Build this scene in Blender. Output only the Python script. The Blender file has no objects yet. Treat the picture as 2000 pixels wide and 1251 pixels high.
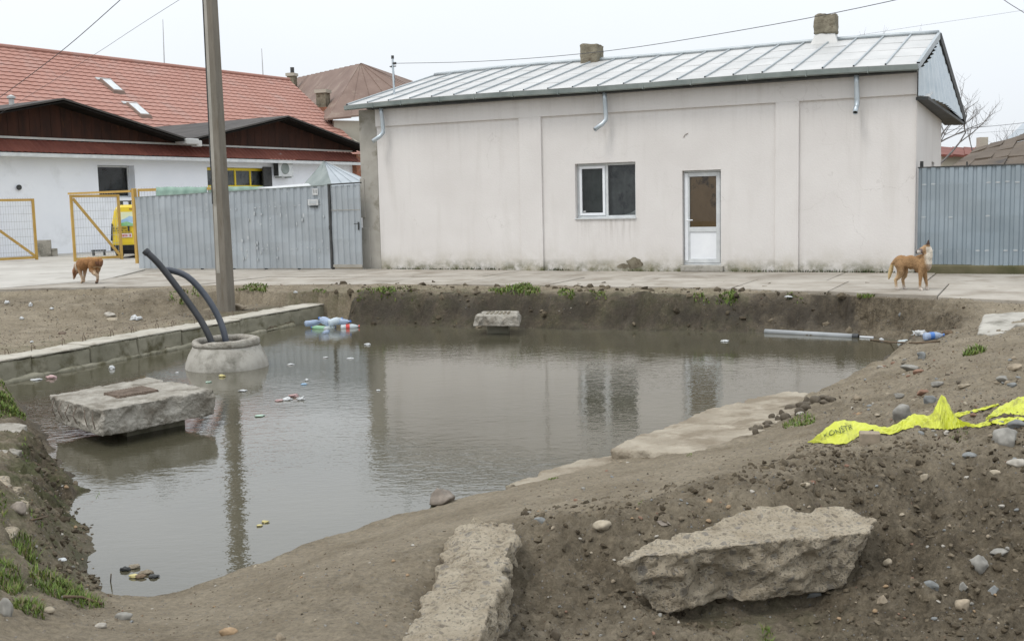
import bpy, bmesh, math, random
import numpy as np
from mathutils import Vector, Matrix
random.seed(7); RNG = np.random.default_rng(7)
R = math.radians
scene = bpy.context.scene
COL = scene.collection

# ------------------------------------------------------------------ camera
FPX, CX, CY = 2100.0, 1000.0, 625.5            # focal length in photograph pixels
EYE = np.array([0.0, 0.0, 1.6]); ROLL = R(1.3); PITCH = math.atan(230 / FPX)
_fw = np.array([0, math.cos(PITCH), -math.sin(PITCH)])
_u0 = np.array([0, math.sin(PITCH), math.cos(PITCH)]); _r0 = np.array([1.0, 0, 0])
_rt = math.cos(ROLL) * _r0 - math.sin(ROLL) * _u0
_up = math.cos(ROLL) * _u0 + math.sin(ROLL) * _r0
cd = bpy.data.cameras.new('camera'); cam = bpy.data.objects.new('camera', cd); COL.objects.link(cam)
cd.sensor_width = 36; cd.lens = 36 * FPX / 2000; cd.clip_start = 0.05; cd.clip_end = 6000
cam.matrix_world = Matrix(((_rt[0], _up[0], -_fw[0], EYE[0]), (_rt[1], _up[1], -_fw[1], EYE[1]),
                           (_rt[2], _up[2], -_fw[2], EYE[2]), (0, 0, 0, 1)))
scene.camera = cam
scene.render.resolution_x, scene.render.resolution_y = 1024, 640

# ------------------------------------------------------------------ sky: evenly overcast, brighter towards the zenith
SUN_EL, SUN_AZ = 58, 232                         # behind the camera, a little to its left
world = bpy.data.worlds.new('World'); scene.world = world; world.use_nodes = True
nt = world.node_tree; nt.nodes.clear()
N = nt.nodes.new; LK = nt.links.new
out = N('ShaderNodeOutputWorld'); bg = N('ShaderNodeBackground'); bg.inputs['Strength'].default_value = 0.1
sky = N('ShaderNodeTexSky'); sky.sky_type = 'NISHITA'; sky.sun_disc = False
sky.sun_elevation = R(SUN_EL); sky.sun_rotation = R(SUN_AZ); sky.dust_density = 4; sky.air_density = 1
tc = N('ShaderNodeTexCoord'); sp = N('ShaderNodeSeparateXYZ'); LK(tc.outputs['Generated'], sp.inputs[0])
mx = N('ShaderNodeMath'); mx.operation = 'MAXIMUM'; mx.inputs[1].default_value = 0; LK(sp.outputs['Z'], mx.inputs[0])
ma = N('ShaderNodeMath'); ma.operation = 'MULTIPLY_ADD'; ma.inputs[1].default_value = 8.0; ma.inputs[2].default_value = 8.5
LK(mx.outputs[0], ma.inputs[0])
cl = N('ShaderNodeTexNoise'); cl.inputs['Scale'].default_value = 2.2; cl.inputs['Detail'].default_value = 4
LK(tc.outputs['Generated'], cl.inputs['Vector'])
cr = N('ShaderNodeMapRange'); cr.inputs['To Min'].default_value = 0.93; cr.inputs['To Max'].default_value = 1.06
LK(cl.outputs['Fac'], cr.inputs['Value'])
m2 = N('ShaderNodeMath'); m2.operation = 'MULTIPLY'; LK(ma.outputs[0], m2.inputs[0]); LK(cr.outputs[0], m2.inputs[1])
vs = N('ShaderNodeVectorMath'); vs.operation = 'SCALE'; vs.inputs[0].default_value = (0.955, 1.0, 1.05); LK(m2.outputs[0], vs.inputs['Scale'])
v2 = N('ShaderNodeVectorMath'); v2.operation = 'SCALE'; v2.inputs['Scale'].default_value = 0.10; LK(sky.outputs[0], v2.inputs[0])
ad = N('ShaderNodeVectorMath'); ad.operation = 'ADD'; LK(vs.outputs[0], ad.inputs[0]); LK(v2.outputs[0], ad.inputs[1])
LK(ad.outputs[0], bg.inputs['Color']); LK(bg.outputs[0], out.inputs['Surface'])

sl = bpy.data.lights.new('sun', 'SUN'); sun = bpy.data.objects.new('sun', sl); COL.objects.link(sun)
sl.energy = 1.3; sl.angle = R(18); sl.color = (1.0, 0.96, 0.9)
az = R(SUN_AZ)
sdir = Vector((math.sin(az) * math.cos(R(SUN_EL)), math.cos(az) * math.cos(R(SUN_EL)), math.sin(R(SUN_EL))))
sun.rotation_euler = sdir.to_track_quat('Z', 'Y').to_euler()

scene.view_settings.view_transform = 'Standard'; scene.view_settings.look = 'None'
scene.view_settings.exposure = 0.0; scene.view_settings.gamma = 1.0
scene.view_settings.use_curve_mapping = False
scene.cycles.max_bounces = 6; scene.cycles.use_denoising = True

# ------------------------------------------------------------------ geometry on the photograph's rays
def ray(px, py): return _fw + _rt * (px - CX) / FPX - _up * (py - CY) / FPX
def onz(px, py, z):
    d = ray(px, py); return EYE + d * (z - EYE[2]) / d[2]
def ony(px, py, y):
    d = ray(px, py); return EYE + d * y / d[1]
def onpl(px, py, p, n):
    d = ray(px, py); return EYE + d * np.dot(p - EYE, n) / np.dot(d, n)

# ------------------------------------------------------------------ noise
def _h(ix, iy, iz, s):
    h = (ix.astype(np.uint64) * np.uint64(374761393) + iy.astype(np.uint64) * np.uint64(668265263)
         + iz.astype(np.uint64) * np.uint64(2147483647) + np.uint64(s * 144269504 + 12345)) & np.uint64(0xffffffff)
    h = ((h ^ (h >> np.uint64(13))) * np.uint64(1274126177)) & np.uint64(0xffffffff)
    h = h ^ (h >> np.uint64(16))
    h = (h * np.uint64(2246822519)) & np.uint64(0xffffffff)
    return (h ^ (h >> np.uint64(15))).astype(np.float64) / 4294967295.0
def vnoise(x, y, z=None, s=0):
    x = np.asarray(x, float) + 1000; y = np.asarray(y, float) + 1000
    z = np.zeros_like(x) if z is None else np.asarray(z, float) + 1000
    ix, iy, iz = np.floor(x), np.floor(y), np.floor(z)
    fx, fy, fz = x - ix, y - iy, z - iz
    fx, fy, fz = [f * f * f * (f * (f * 6 - 15) + 10) for f in (fx, fy, fz)]
    r = 0
    for a in (0, 1):
        for b in (0, 1):
            for c in (0, 1):
                w = (fx if a else 1 - fx) * (fy if b else 1 - fy) * (fz if c else 1 - fz)
                r = r + w * _h(ix + a, iy + b, iz + c, s)
    return r * 2 - 1
def fbm(x, y, z=None, o=4, s=0, g=0.5):
    r = 0; a = 1.0; f = 1.0
    for k in range(o):
        r = r + a * vnoise(np.asarray(x) * f, np.asarray(y) * f, None if z is None else np.asarray(z) * f, s + k * 17)
        a *= g; f *= 2.03
    return r

# ------------------------------------------------------------------ materials
MATS = {}
def newmat(name):
    m = bpy.data.materials.new(name); m.use_nodes = True; t = m.node_tree
    b = t.nodes['Principled BSDF']; MATS[name] = m
    return m, t, b
def nd(t, typ, **kw):
    n = t.nodes.new(typ)
    for k, v in kw.items():
        if k.startswith('_'): setattr(n, k[1:], v)
        else: n.inputs[k].default_value = v
    return n
def ramp(t, src, stops):
    r = t.nodes.new('ShaderNodeValToRGB'); el = r.color_ramp.elements
    while len(el) < len(stops): el.new(0.5)
    for e_, (p, c) in zip(el, stops):
        e_.position = p; e_.color = (*c, 1) if len(c) == 3 else c
    t.links.new(src, r.inputs[0]); return r.outputs['Color']
def mixc(t, fac, a, b, mode='MIX'):
    m = t.nodes.new('ShaderNodeMix'); m.data_type = 'RGBA'; m.blend_type = mode
    for s, v in ((m.inputs['Factor'], fac), (m.inputs['A'], a), (m.inputs['B'], b)):
        if isinstance(v, (int, float)): s.default_value = v
        elif isinstance(v, (tuple, list)): s.default_value = (*v[:3], 1)
        else: t.links.new(v, s)
    return m.outputs['Result']
def pos(t, scale=(1, 1, 1), space='world'):
    if space == 'world': g = t.nodes.new('ShaderNodeNewGeometry').outputs['Position']
    else: g = t.nodes.new('ShaderNodeTexCoord').outputs['Object']
    mp = t.nodes.new('ShaderNodeMapping'); mp.inputs['Scale'].default_value = scale
    t.links.new(g, mp.inputs['Vector']); return mp.outputs[0]
def noise(t, vec, scale, detail=5, rough=0.55):
    n = nd(t, 'ShaderNodeTexNoise', Scale=scale, Detail=detail, Roughness=rough); t.links.new(vec, n.inputs['Vector']); return n.outputs['Fac']
def rng(t, src, a, b, c=0.0, d=1.0):
    m = nd(t, 'ShaderNodeMapRange', **{'From Min': a, 'From Max': b, 'To Min': c, 'To Max': d}); t.links.new(src, m.inputs['Value']); return m.outputs[0]
def mul(t, a, b, op='MULTIPLY'):
    m = t.nodes.new('ShaderNodeMath'); m.operation = op
    for s, v in ((m.inputs[0], a), (m.inputs[1], b)):
        if isinstance(v, (int, float)): s.default_value = v
        else: t.links.new(v, s)
    return m.outputs[0]
def bump(t, b, h, strength=0.3, dist=0.02):
    n = nd(t, 'ShaderNodeBump', Strength=strength, Distance=dist); t.links.new(h, n.inputs['Height']); t.links.new(n.outputs[0], b.inputs['Normal'])
def simple(name, c1, c2, scale=3.0, rough=0.8, metal=0.0, bs=60.0, bstr=0.25, bdist=0.01, lo=0.35, hi=0.65, stretch=(1, 1, 1), space='world', rand=0.0, spec=0.3, wear=None):
    m, t, b = newmat(name); v = pos(t, stretch, space)
    f = rng(t, noise(t, v, scale, 7, 0.6), lo, hi)
    col = mixc(t, f, c1, c2)
    if wear:                                              # patches of another colour: (colour, noise scale, from, to)
        wc, ws, wa, wb = wear
        col = mixc(t, rng(t, noise(t, v, ws, 6, 0.65), wa, wb), col, wc)
    if rand:
        oi = t.nodes.new('ShaderNodeObjectInfo')
        hs = t.nodes.new('ShaderNodeHueSaturation'); t.links.new(rng(t, oi.outputs['Random'], 0, 1, 1 - rand, 1 + rand), hs.inputs['Value'])
        t.links.new(col, hs.inputs['Color']); col = hs.outputs[0]
    t.links.new(col, b.inputs['Base Color'])
    b.inputs['Roughness'].default_value = rough; b.inputs['Metallic'].default_value = metal; b.inputs['Specular IOR Level'].default_value = spec
    if bstr: bump(t, b, noise(t, v, bs, 6, 0.6), bstr, bdist)
    return m

def mat_plaster():
    m, t, b = newmat('plaster'); v = pos(t)
    f = rng(t, noise(t, v, 0.9, 6), 0.3, 0.7)
    col = mixc(t, f, (0.64, 0.612, 0.588), (0.70, 0.675, 0.652))
    streak = rng(t, noise(t, pos(t, (2.2, 2.2, 0.25)), 1.6, 6), 0.55, 0.8)
    col = mixc(t, mul(t, streak, 0.30), col, (0.46, 0.43, 0.39))
    z = t.nodes.new('ShaderNodeSeparateXYZ'); t.links.new(v, z.inputs[0])
    low = rng(t, z.outputs['Z'], 0.75, 0.0)              # splash zone at the foot of the wall
    st = mul(t, mul(t, low, low), rng(t, noise(t, v, 1.7, 8, 0.7), 0.36, 0.66))
    col = mixc(t, mul(t, st, .85), col, (0.30, 0.265, 0.165))
    st2 = mul(t, rng(t, z.outputs['Z'], 0.28, 0.0), rng(t, noise(t, v, 3.1, 6, 0.7), 0.42, 0.6))
    col = mixc(t, st2, col, (0.115, 0.115, 0.055))
    ha = onz(743, 525, 0); he = onz(1790, 533, 0) - ha; he = he / np.linalg.norm(he)      # run-off streaks under the sill and the rain pipes
    dp = t.nodes.new('ShaderNodeVectorMath'); dp.operation = 'DOT_PRODUCT'; dp.inputs[1].default_value = tuple(he); t.links.new(v, dp.inputs[0])
    s_ = mul(t, dp.outputs['Value'], float(np.dot(ha, he)), 'SUBTRACT')
    cb = t.nodes.new('ShaderNodeCombineXYZ'); t.links.new(mul(t, s_, 9.0), cb.inputs[0]); t.links.new(mul(t, z.outputs['Z'], 0.5), cb.inputs[2])
    sn = noise(t, cb.outputs[0], 1.3, 6, 0.65)
    for a0, a1, z0, z1, amt in ((5.4, 6.8, .45, 1.2, .42), (-.1, .4, 1.2, 3.2, .20), (5.9, 6.3, 2.5, 3.2, .20), (11.4, 11.85, 1.4, 3.3, .20), (.1, 12.7, 3.55, 4.0, .13), (.1, 12.7, 2.7, 3.56, .09)):
        k = mul(t, mul(t, rng(t, s_, a0 - .04, a0 + .04), rng(t, s_, a1 + .04, a1 - .04)), mul(t, rng(t, z.outputs['Z'], z0, z1), rng(t, z.outputs['Z'], z1 + .02, z1)))
        col = mixc(t, mul(t, mul(t, k, rng(t, sn, .48, .68)), amt), col, (0.24, 0.21, 0.165))
    vc = nd(t, 'ShaderNodeTexVoronoi', Scale=0.55, _feature='DISTANCE_TO_EDGE'); wp = nd(t, 'ShaderNodeVectorMath', _operation='ADD'); nz_ = nd(t, 'ShaderNodeTexNoise', Scale=2.2, Detail=5.0)
    t.links.new(v, nz_.inputs['Vector']); t.links.new(v, wp.inputs[0]); t.links.new(nz_.outputs['Color'], wp.inputs[1]); t.links.new(wp.outputs[0], vc.inputs['Vector'])
    col = mixc(t, mul(t, mul(t, rng(t, vc.outputs['Distance'], .006, .0), rng(t, noise(t, v, .7, 3), .5, .62)), .28), col, (0.3, 0.27, 0.235))      # hairline cracks
    t.links.new(col, b.inputs['Base Color']); b.inputs['Roughness'].default_value = 0.9; b.inputs['Specular IOR Level'].default_value = 0.2
    bump(t, b, noise(t, v, 26, 8, 0.65), 0.35, 0.015)
mat_plaster()
def mat_earth():
    m, t, b = newmat('earth'); v = pos(t)
    at = nd(t, 'ShaderNodeAttribute', _attribute_name='soil')
    sp_ = t.nodes.new('ShaderNodeSeparateColor'); t.links.new(at.outputs['Color'], sp_.inputs[0])
    dark, moss, wet = sp_.outputs[0], sp_.outputs[1], sp_.outputs[2]
    dry = mixc(t, rng(t, noise(t, v, 2.1, 8, 0.65), 0.3, 0.7), (0.195, 0.160, 0.109), (0.305, 0.260, 0.190))
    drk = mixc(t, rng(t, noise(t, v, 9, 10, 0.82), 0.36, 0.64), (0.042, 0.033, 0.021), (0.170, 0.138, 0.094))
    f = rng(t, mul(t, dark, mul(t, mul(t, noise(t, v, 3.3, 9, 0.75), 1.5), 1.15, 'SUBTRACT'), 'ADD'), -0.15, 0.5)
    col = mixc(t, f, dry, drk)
    fine = rng(t, noise(t, v, 30, 8, 0.75), 0.28, 0.72, 0.60, 1.36); hs = t.nodes.new('ShaderNodeHueSaturation'); t.links.new(fine, hs.inputs['Value']); t.links.new(col, hs.inputs['Color']); col = hs.outputs[0]
    col = mixc(t, mul(t, moss, rng(t, noise(t, v, 4, 6, 0.7), 0.42, 0.6)), col, (0.062, 0.085, 0.022))
    # grit: little pale and rusty specks
    vo = nd(t, 'ShaderNodeTexVoronoi', Scale=46.0); t.links.new(v, vo.inputs['Vector'])
    sel = nd(t, 'ShaderNodeSeparateColor'); t.links.new(vo.outputs['Color'], sel.inputs[0])
    g = mul(t, rng(t, vo.outputs['Distance'], 0.32, 0.22), rng(t, sel.outputs[0], 0.80, 0.84))
    gc = ramp(t, sel.outputs[1], [(0.0, (0.30, 0.27, 0.23)), (0.5, (0.17, 0.165, 0.16)), (0.8, (0.24, 0.17, 0.11)), (1.0, (0.42, 0.40, 0.36))])
    col = mixc(t, g, col, gc)
    col = mixc(t, wet, col, (0.033, 0.026, 0.018))  # wet soil at the shore; on the far bank also painted undercut shade
    t.links.new(col, b.inputs['Base Color'])
    t.links.new(rng(t, wet, 0, 1, 0.93, 0.45), b.inputs['Roughness']); b.inputs['Specular IOR Level'].default_value = 0.25
    h = mul(t, mul(t, noise(t, v, 16, 10, 0.75), mul(t, noise(t, v, 60, 6, 0.7), 0.35), 'ADD'), mul(t, g, 0.25), 'ADD')
    bump(t, b, h, 1.0, 0.04)
mat_earth()
def mat_water():
    m, t, b = newmat('pond_water'); v = pos(t)
    col = mixc(t, rng(t, noise(t, v, 0.5, 5), 0.35, 0.65), (0.064, 0.059, 0.038), (0.086, 0.079, 0.054))
    t.links.new(col, b.inputs['Base Color'])
    b.inputs['Roughness'].default_value = 0.03; b.inputs['IOR'].default_value = 1.75; b.inputs['Specular IOR Level'].default_value = 0.5
    big = noise(t, pos(t, (0.8, 1.0, 1.0)), 1.1, 3, 0.5)
    w = noise(t, pos(t, (1.0, 1.7, 1.0)), 7.5, 3, 0.5)
    w2 = noise(t, pos(t, (1.0, 1.5, 1.0)), 21.0, 2, 0.5)
    patch = rng(t, noise(t, v, 0.42, 3), 0.38, 0.62, 0.35, 1.0)
    h = mul(t, mul(t, mul(t, w, 1.0), mul(t, w2, 0.28), 'ADD'), patch)
    h = mul(t, h, mul(t, big, 0.8), 'ADD')
    bump(t, b, h, 0.30, 0.012)
mat_water()
def mat_attr(name, attr, rough=0.9, bs=40, bstr=0.4, bdist=0.01, space='object', vary=0.2):
    m, t, b = newmat(name)
    at = nd(t, 'ShaderNodeAttribute', _attribute_name=attr); v = pos(t, (1, 1, 1), space)
    hs = t.nodes.new('ShaderNodeHueSaturation'); t.links.new(at.outputs['Color'], hs.inputs['Color'])
    t.links.new(rng(t, noise(t, v, bs * 0.6, 6, 0.65), 0.3, 0.7, 1 - vary, 1 + vary), hs.inputs['Value'])
    t.links.new(hs.outputs[0], b.inputs['Base Color']); b.inputs['Roughness'].default_value = rough; b.inputs['Specular IOR Level'].default_value = 0.2
    bump(t, b, noise(t, v, bs, 6, 0.6), bstr, bdist)
mat_attr('tinted', 'tint', 0.85, 45, 0.3, 0.006)
mat_attr('fur', 'tint', 0.95, 70, 0.8, 0.012, vary=0.3)
mat_attr('blade', 'tint', 0.6, 10, 0.0, 0.0, vary=0.05)
def mat_broken():
    m, t, b = newmat('broken_concrete'); v = pos(t)
    col = mixc(t, rng(t, noise(t, v, 7, 8, 0.65), 0.3, 0.7), (0.47, 0.39, 0.28), (0.69, 0.605, 0.465))
    wv_ = nd(t, 'ShaderNodeVectorMath', _operation='MULTIPLY_ADD'); nv_ = nd(t, 'ShaderNodeTexNoise', Scale=9.0, Detail=4.0); t.links.new(v, nv_.inputs['Vector'])
    t.links.new(nv_.outputs['Color'], wv_.inputs[0]); wv_.inputs[1].default_value = (.09, .09, .09); t.links.new(v, wv_.inputs[2])
    g = 0.0
    for sc, lo, amt in ((19.0, .70, .75), (44.0, .62, .7), (80.0, .6, .6)):             # exposed aggregate of three sizes
        vo = nd(t, 'ShaderNodeTexVoronoi', Scale=sc); t.links.new(wv_.outputs[0], vo.inputs['Vector'])
        sel = nd(t, 'ShaderNodeSeparateColor'); t.links.new(vo.outputs['Color'], sel.inputs[0])
        gi = mul(t, rng(t, vo.outputs['Distance'], 0.46, 0.30), rng(t, sel.outputs[0], lo, lo + .05))
        gc = ramp(t, sel.outputs[1], [(0.0, (0.22, 0.19, 0.15)), (0.35, (0.36, 0.31, 0.235)), (0.7, (0.27, 0.255, 0.235)), (1.0, (0.56, 0.51, 0.43))])
        col = mixc(t, mul(t, gi, amt), col, gc); g = mul(t, gi, g, 'ADD')
    pit = rng(t, noise(t, v, 34, 9, 0.75), 0.47, 0.34)
    col = mixc(t, mul(t, pit, .45), col, (0.135, 0.108, 0.075))                                # dirt in the pits, doubling as their painted shade
    col = mixc(t, rng(t, noise(t, v, 3.2, 8, 0.7), 0.58, 0.70), col, (0.25, 0.20, 0.135))      # mud stuck to it
    t.links.new(col, b.inputs['Base Color']); b.inputs['Roughness'].default_value = 0.93; b.inputs['Specular IOR Level'].default_value = 0.2
    h = mul(t, noise(t, v, 38, 10, 0.78), mul(t, g, 0.25), 'ADD'); bump(t, b, h, 1.0, 0.05)
mat_broken()
simple('muddy_concrete', (0.27, 0.232, 0.175), (0.385, 0.34, 0.268), 2.6, 0.92, bs=36, bstr=0.9, bdist=0.025, wear=((0.215, 0.178, 0.128), 2.2, 0.47, 0.60))
simple('cast_concrete', (0.31, 0.292, 0.255), (0.42, 0.40, 0.355), 4, 0.88, bs=55, bstr=0.5, bdist=0.012, wear=((0.15, 0.142, 0.115), 2.6, 0.5, 0.68))
simple('slab_concrete', (0.285, 0.262, 0.22), (0.415, 0.39, 0.34), 7, 0.9, bs=38, bstr=1.0, bdist=0.03, wear=((0.17, 0.15, 0.118), 4.2, 0.48, 0.66))
simple('wall_concrete', (0.20, 0.19, 0.14), (0.30, 0.28, 0.215), 1.6, 0.88, bs=45, bstr=0.5, bdist=0.014, wear=((0.105, 0.095, 0.055), 2.6, 0.5, 0.64))
simple('coping_concrete', (0.36, 0.34, 0.285), (0.45, 0.42, 0.36), 2.2, 0.9, bs=45, bstr=0.5, bdist=0.012, wear=((0.24, 0.21, 0.165), 3.5, 0.52, 0.68))
simple('paving', (0.31, 0.28, 0.238), (0.40, 0.37, 0.322), 0.9, 0.9, bs=40, bstr=0.4, bdist=0.012, wear=((0.225, 0.195, 0.155), 1.2, 0.48, 0.68), rand=0.07)
simple('yard_paving', (0.37, 0.35, 0.315), (0.45, 0.43, 0.39), 0.5, 0.9, bs=30, bstr=0.3, wear=((0.30, 0.275, 0.24), 0.8, 0.52, 0.7))
simple('pole_concrete', (0.155, 0.138, 0.112), (0.205, 0.186, 0.155), 2.5, 0.9, bs=40, bstr=0.5, stretch=(3, 3, 0.5), wear=((0.135, 0.115, 0.085), 3, 0.55, 0.7))
simple('grey_render', (0.30, 0.285, 0.25), (0.385, 0.365, 0.325), 1.8, 0.92, bs=30, bstr=0.5, wear=((0.19, 0.175, 0.135), 1.4, 0.52, 0.66))
simple('roof_sheet', (0.43, 0.432, 0.42), (0.52, 0.515, 0.50), 1.4, 0.5, metal=0.15, bs=9, bstr=0.12, rand=0.06, spec=0.5)
simple('roof_seam', (0.33, 0.365, 0.38), (0.42, 0.45, 0.465), 3, 0.5, metal=0.4, bstr=0)
simple('gutter', (0.18, 0.21, 0.20), (0.27, 0.30, 0.285), 2, 0.5, metal=0.4, bstr=0.1)
simple('galvanised', (0.44, 0.50, 0.54), (0.54, 0.59, 0.62), 4, 0.4, metal=0.5, bstr=0.05)
simple('fence_sheet', (0.335, 0.368, 0.39), (0.405, 0.438, 0.46), 1.3, 0.42, metal=0.35, bs=7, bstr=0.15, bdist=0.02, stretch=(1, 1, 0.6), wear=((0.46, 0.485, 0.495), 5.5, 0.64, 0.72), rand=0.04, spec=0.5)
simple('fence_blue', (0.245, 0.295, 0.33), (0.30, 0.348, 0.38), 1.0, 0.4, metal=0.35, bs=6, bstr=0.12, bdist=0.02, wear=((0.42, 0.46, 0.5), 7, 0.68, 0.73), rand=0.04, spec=0.5)
simple('pale_metal', (0.43, 0.455, 0.465), (0.52, 0.545, 0.555), 6, 0.35, metal=0.4, bstr=0)  # on the fences this pale tone paints highlights of dents
simple('dark_trim', (0.035, 0.038, 0.038), (0.07, 0.07, 0.068), 4, 0.6, bstr=0)
simple('soffit_shade', (0.010, 0.009, 0.008), (0.018, 0.015, 0.013), 3, 0.9, bstr=0.1, spec=0.1)  # near-black, the deep shade under the overhang put into the colour
simple('white_paint', (0.76, 0.785, 0.84), (0.82, 0.845, 0.89), 0.5, 0.85, bs=25, bstr=0.25, wear=((0.68, 0.70, 0.735), 0.9, 0.56, 0.75))
simple('white_pvc', (0.74, 0.76, 0.79), (0.80, 0.82, 0.84), 3, 0.35, bstr=0, spec=0.5)
simple('dirty_pvc', (0.50, 0.52, 0.53), (0.62, 0.64, 0.64), 5, 0.45, bstr=0, spec=0.5)
simple('red_tile', (0.350, 0.178, 0.138), (0.390, 0.208, 0.165), 0.35, 0.7, bs=20, bstr=0.15, wear=((0.36, 0.225, 0.19), 0.6, 0.52, 0.7))
simple('brown_sheet', (0.165, 0.112, 0.090), (0.225, 0.16, 0.13), 0.6, 0.75, bs=14, bstr=0.2, wear=((0.28, 0.225, 0.18), 0.8, 0.56, 0.72))
simple('rust_board', (0.026, 0.013, 0.010), (0.055, 0.022, 0.014), 1.2, 0.85, bs=14, bstr=0.4, stretch=(2, 2, 0.5), wear=((0.12, 0.05, 0.022), 1.1, 0.60, 0.78))
simple('felt_roof', (0.050, 0.046, 0.043), (0.085, 0.078, 0.072), 1, 0.85, bs=20, bstr=0.3)
simple('corrugated_red', (0.140, 0.046, 0.034), (0.195, 0.068, 0.048), 1.1, 0.7, bs=14, bstr=0.2, wear=((0.30, 0.26, 0.24), 1.3, 0.68, 0.78))
simple('yellow_paint', (0.42, 0.255, 0.055), (0.50, 0.325, 0.085), 3, 0.5, bstr=0.05, wear=((0.36, 0.19, 0.05), 6, 0.6, 0.72), spec=0.5)
simple('bright_yellow', (0.66, 0.50, 0.02), (0.72, 0.55, 0.03), 2, 0.4, bstr=0, spec=0.5)
simple('van_yellow', (0.68, 0.50, 0.018), (0.74, 0.55, 0.025), 1.2, 0.3, bstr=0, spec=0.6)
simple('wire_grey', (0.40, 0.42, 0.43), (0.48, 0.49, 0.5), 3, 0.5, metal=0.3, bstr=0)
simple('black_plastic', (0.014, 0.016, 0.019), (0.028, 0.030, 0.034), 4, 0.42, bstr=0.05, spec=0.5)
simple('grey_plastic', (0.035, 0.042, 0.055), (0.06, 0.068, 0.085), 4, 0.38, bstr=0.05, spec=0.5)
simple('rubber', (0.012, 0.012, 0.013), (0.025, 0.025, 0.026), 6, 0.8, bstr=0.1)
simple('rust', (0.105, 0.078, 0.058), (0.20, 0.155, 0.12), 12, 0.9, bs=60, bstr=0.6)
simple('brick_red', (0.24, 0.095, 0.055), (0.33, 0.145, 0.09), 5, 0.9, bs=40, bstr=0.6, wear=((0.34, 0.27, 0.21), 6, 0.56, 0.68))
simple('chimney_render', (0.155, 0.135, 0.098), (0.26, 0.235, 0.175), 4, 0.95, bs=18, bstr=0.8, bdist=0.03, wear=((0.095, 0.075, 0.05), 3, 0.5, 0.64))
simple('cream_render', (0.38, 0.35, 0.29), (0.45, 0.42, 0.35), 1, 0.9, bstr=0.2)
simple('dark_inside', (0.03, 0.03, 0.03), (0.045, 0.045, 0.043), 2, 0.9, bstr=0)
simple('brown_paper', (0.27, 0.165, 0.075), (0.36, 0.23, 0.115), 2.2, 0.8, bs=12, bstr=0.3, wear=((0.085, 0.05, 0.025), 2.5, 0.54, 0.62))
simple('grey_cloth', (0.10, 0.11, 0.11), (0.19, 0.20, 0.20), 2.6, 0.9, bs=6, bstr=0.5, wear=((0.05, 0.055, 0.06), 2.5, 0.5, 0.62))
simple('dark_cloth', (0.045, 0.06, 0.052), (0.10, 0.115, 0.105), 3.0, 0.9, bs=6, bstr=0.5)
simple('green_net', (0.24, 0.36, 0.30), (0.32, 0.44, 0.37), 4, 0.8, bs=40, bstr=0.4)
simple('tape_yellow', (0.44, 0.475, 0.035), (0.53, 0.555, 0.06), 6, 0.42, bs=16, bstr=0.6, bdist=0.02, wear=((0.25, 0.24, 0.045), 9, 0.55, 0.68), spec=0.4)
simple('ink', (0.06, 0.08, 0.03), (0.10, 0.12, 0.04), 9, 0.8, bstr=0)
simple('hazy_bark', (0.13, 0.12, 0.115), (0.19, 0.175, 0.165), 4, 0.95, bs=20, bstr=0.4)  # greyed and lightened, distance haze put into the colour
simple('cable', (0.055, 0.055, 0.06), (0.09, 0.09, 0.1), 4, 0.6, bstr=0)
simple('patched_roof', (0.075, 0.058, 0.043), (0.13, 0.102, 0.076), 0.55, 0.85, bs=8, bstr=0.4, wear=((0.05, 0.045, 0.042), 0.45, 0.56, 0.60), rand=0.1)
simple('plinth_moss', (0.075, 0.075, 0.035), (0.14, 0.125, 0.075), 2, 0.95, bs=20, bstr=0.6)
simple('dull_pipe', (0.27, 0.285, 0.29), (0.35, 0.365, 0.37), 4, 0.6, bstr=0.05)
simple('wood', (0.10, 0.07, 0.045), (0.18, 0.13, 0.085), 8, 0.85, bs=20, bstr=0.4)
simple('litter_white', (0.44, 0.45, 0.45), (0.55, 0.56, 0.555), 9, 0.5, bs=30, bstr=0.4, spec=0.5)
simple('litter_pink', (0.40, 0.26, 0.25), (0.50, 0.36, 0.345), 9, 0.5, bs=30, bstr=0.4)
simple('litter_green', (0.30, 0.42, 0.33), (0.38, 0.48, 0.40), 9, 0.5, bs=30, bstr=0.4)
simple('litter_yellow', (0.46, 0.40, 0.17), (0.52, 0.46, 0.22), 9, 0.5, bs=30, bstr=0.4)
simple('cap_red', (0.55, 0.06, 0.05), (0.62, 0.09, 0.08), 9, 0.4, bstr=0)
simple('cap_blue', (0.06, 0.16, 0.45), (0.08, 0.2, 0.5), 9, 0.4, bstr=0)
simple('print_blue', (0.24, 0.42, 0.62), (0.45, 0.60, 0.74), 3.5, 0.3, bstr=0, spec=0.5)
simple('print_green', (0.10, 0.36, 0.10), (0.30, 0.52, 0.30), 6, 0.3, bstr=0, spec=0.5)
simple('print_pale', (0.62, 0.68, 0.42), (0.68, 0.70, 0.55), 3, 0.3, bstr=0, spec=0.5)
simple('plate_white', (0.62, 0.55, 0.55), (0.68, 0.62, 0.61), 5, 0.4, bstr=0)
simple('letter_red', (0.45, 0.05, 0.05), (0.5, 0.08, 0.07), 5, 0.5, bstr=0)
def mat_glass(name, col, rough=0.04):
    m, t, b = newmat(name)
    b.inputs['Base Color'].default_value = (*col, 1); b.inputs['Roughness'].default_value = rough
    b.inputs['Transmission Weight'].default_value = 0.45; b.inputs['IOR'].default_value = 1.05 if rough < 0.1 else 1.2
    b.inputs['Specular IOR Level'].default_value = 0.6
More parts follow.
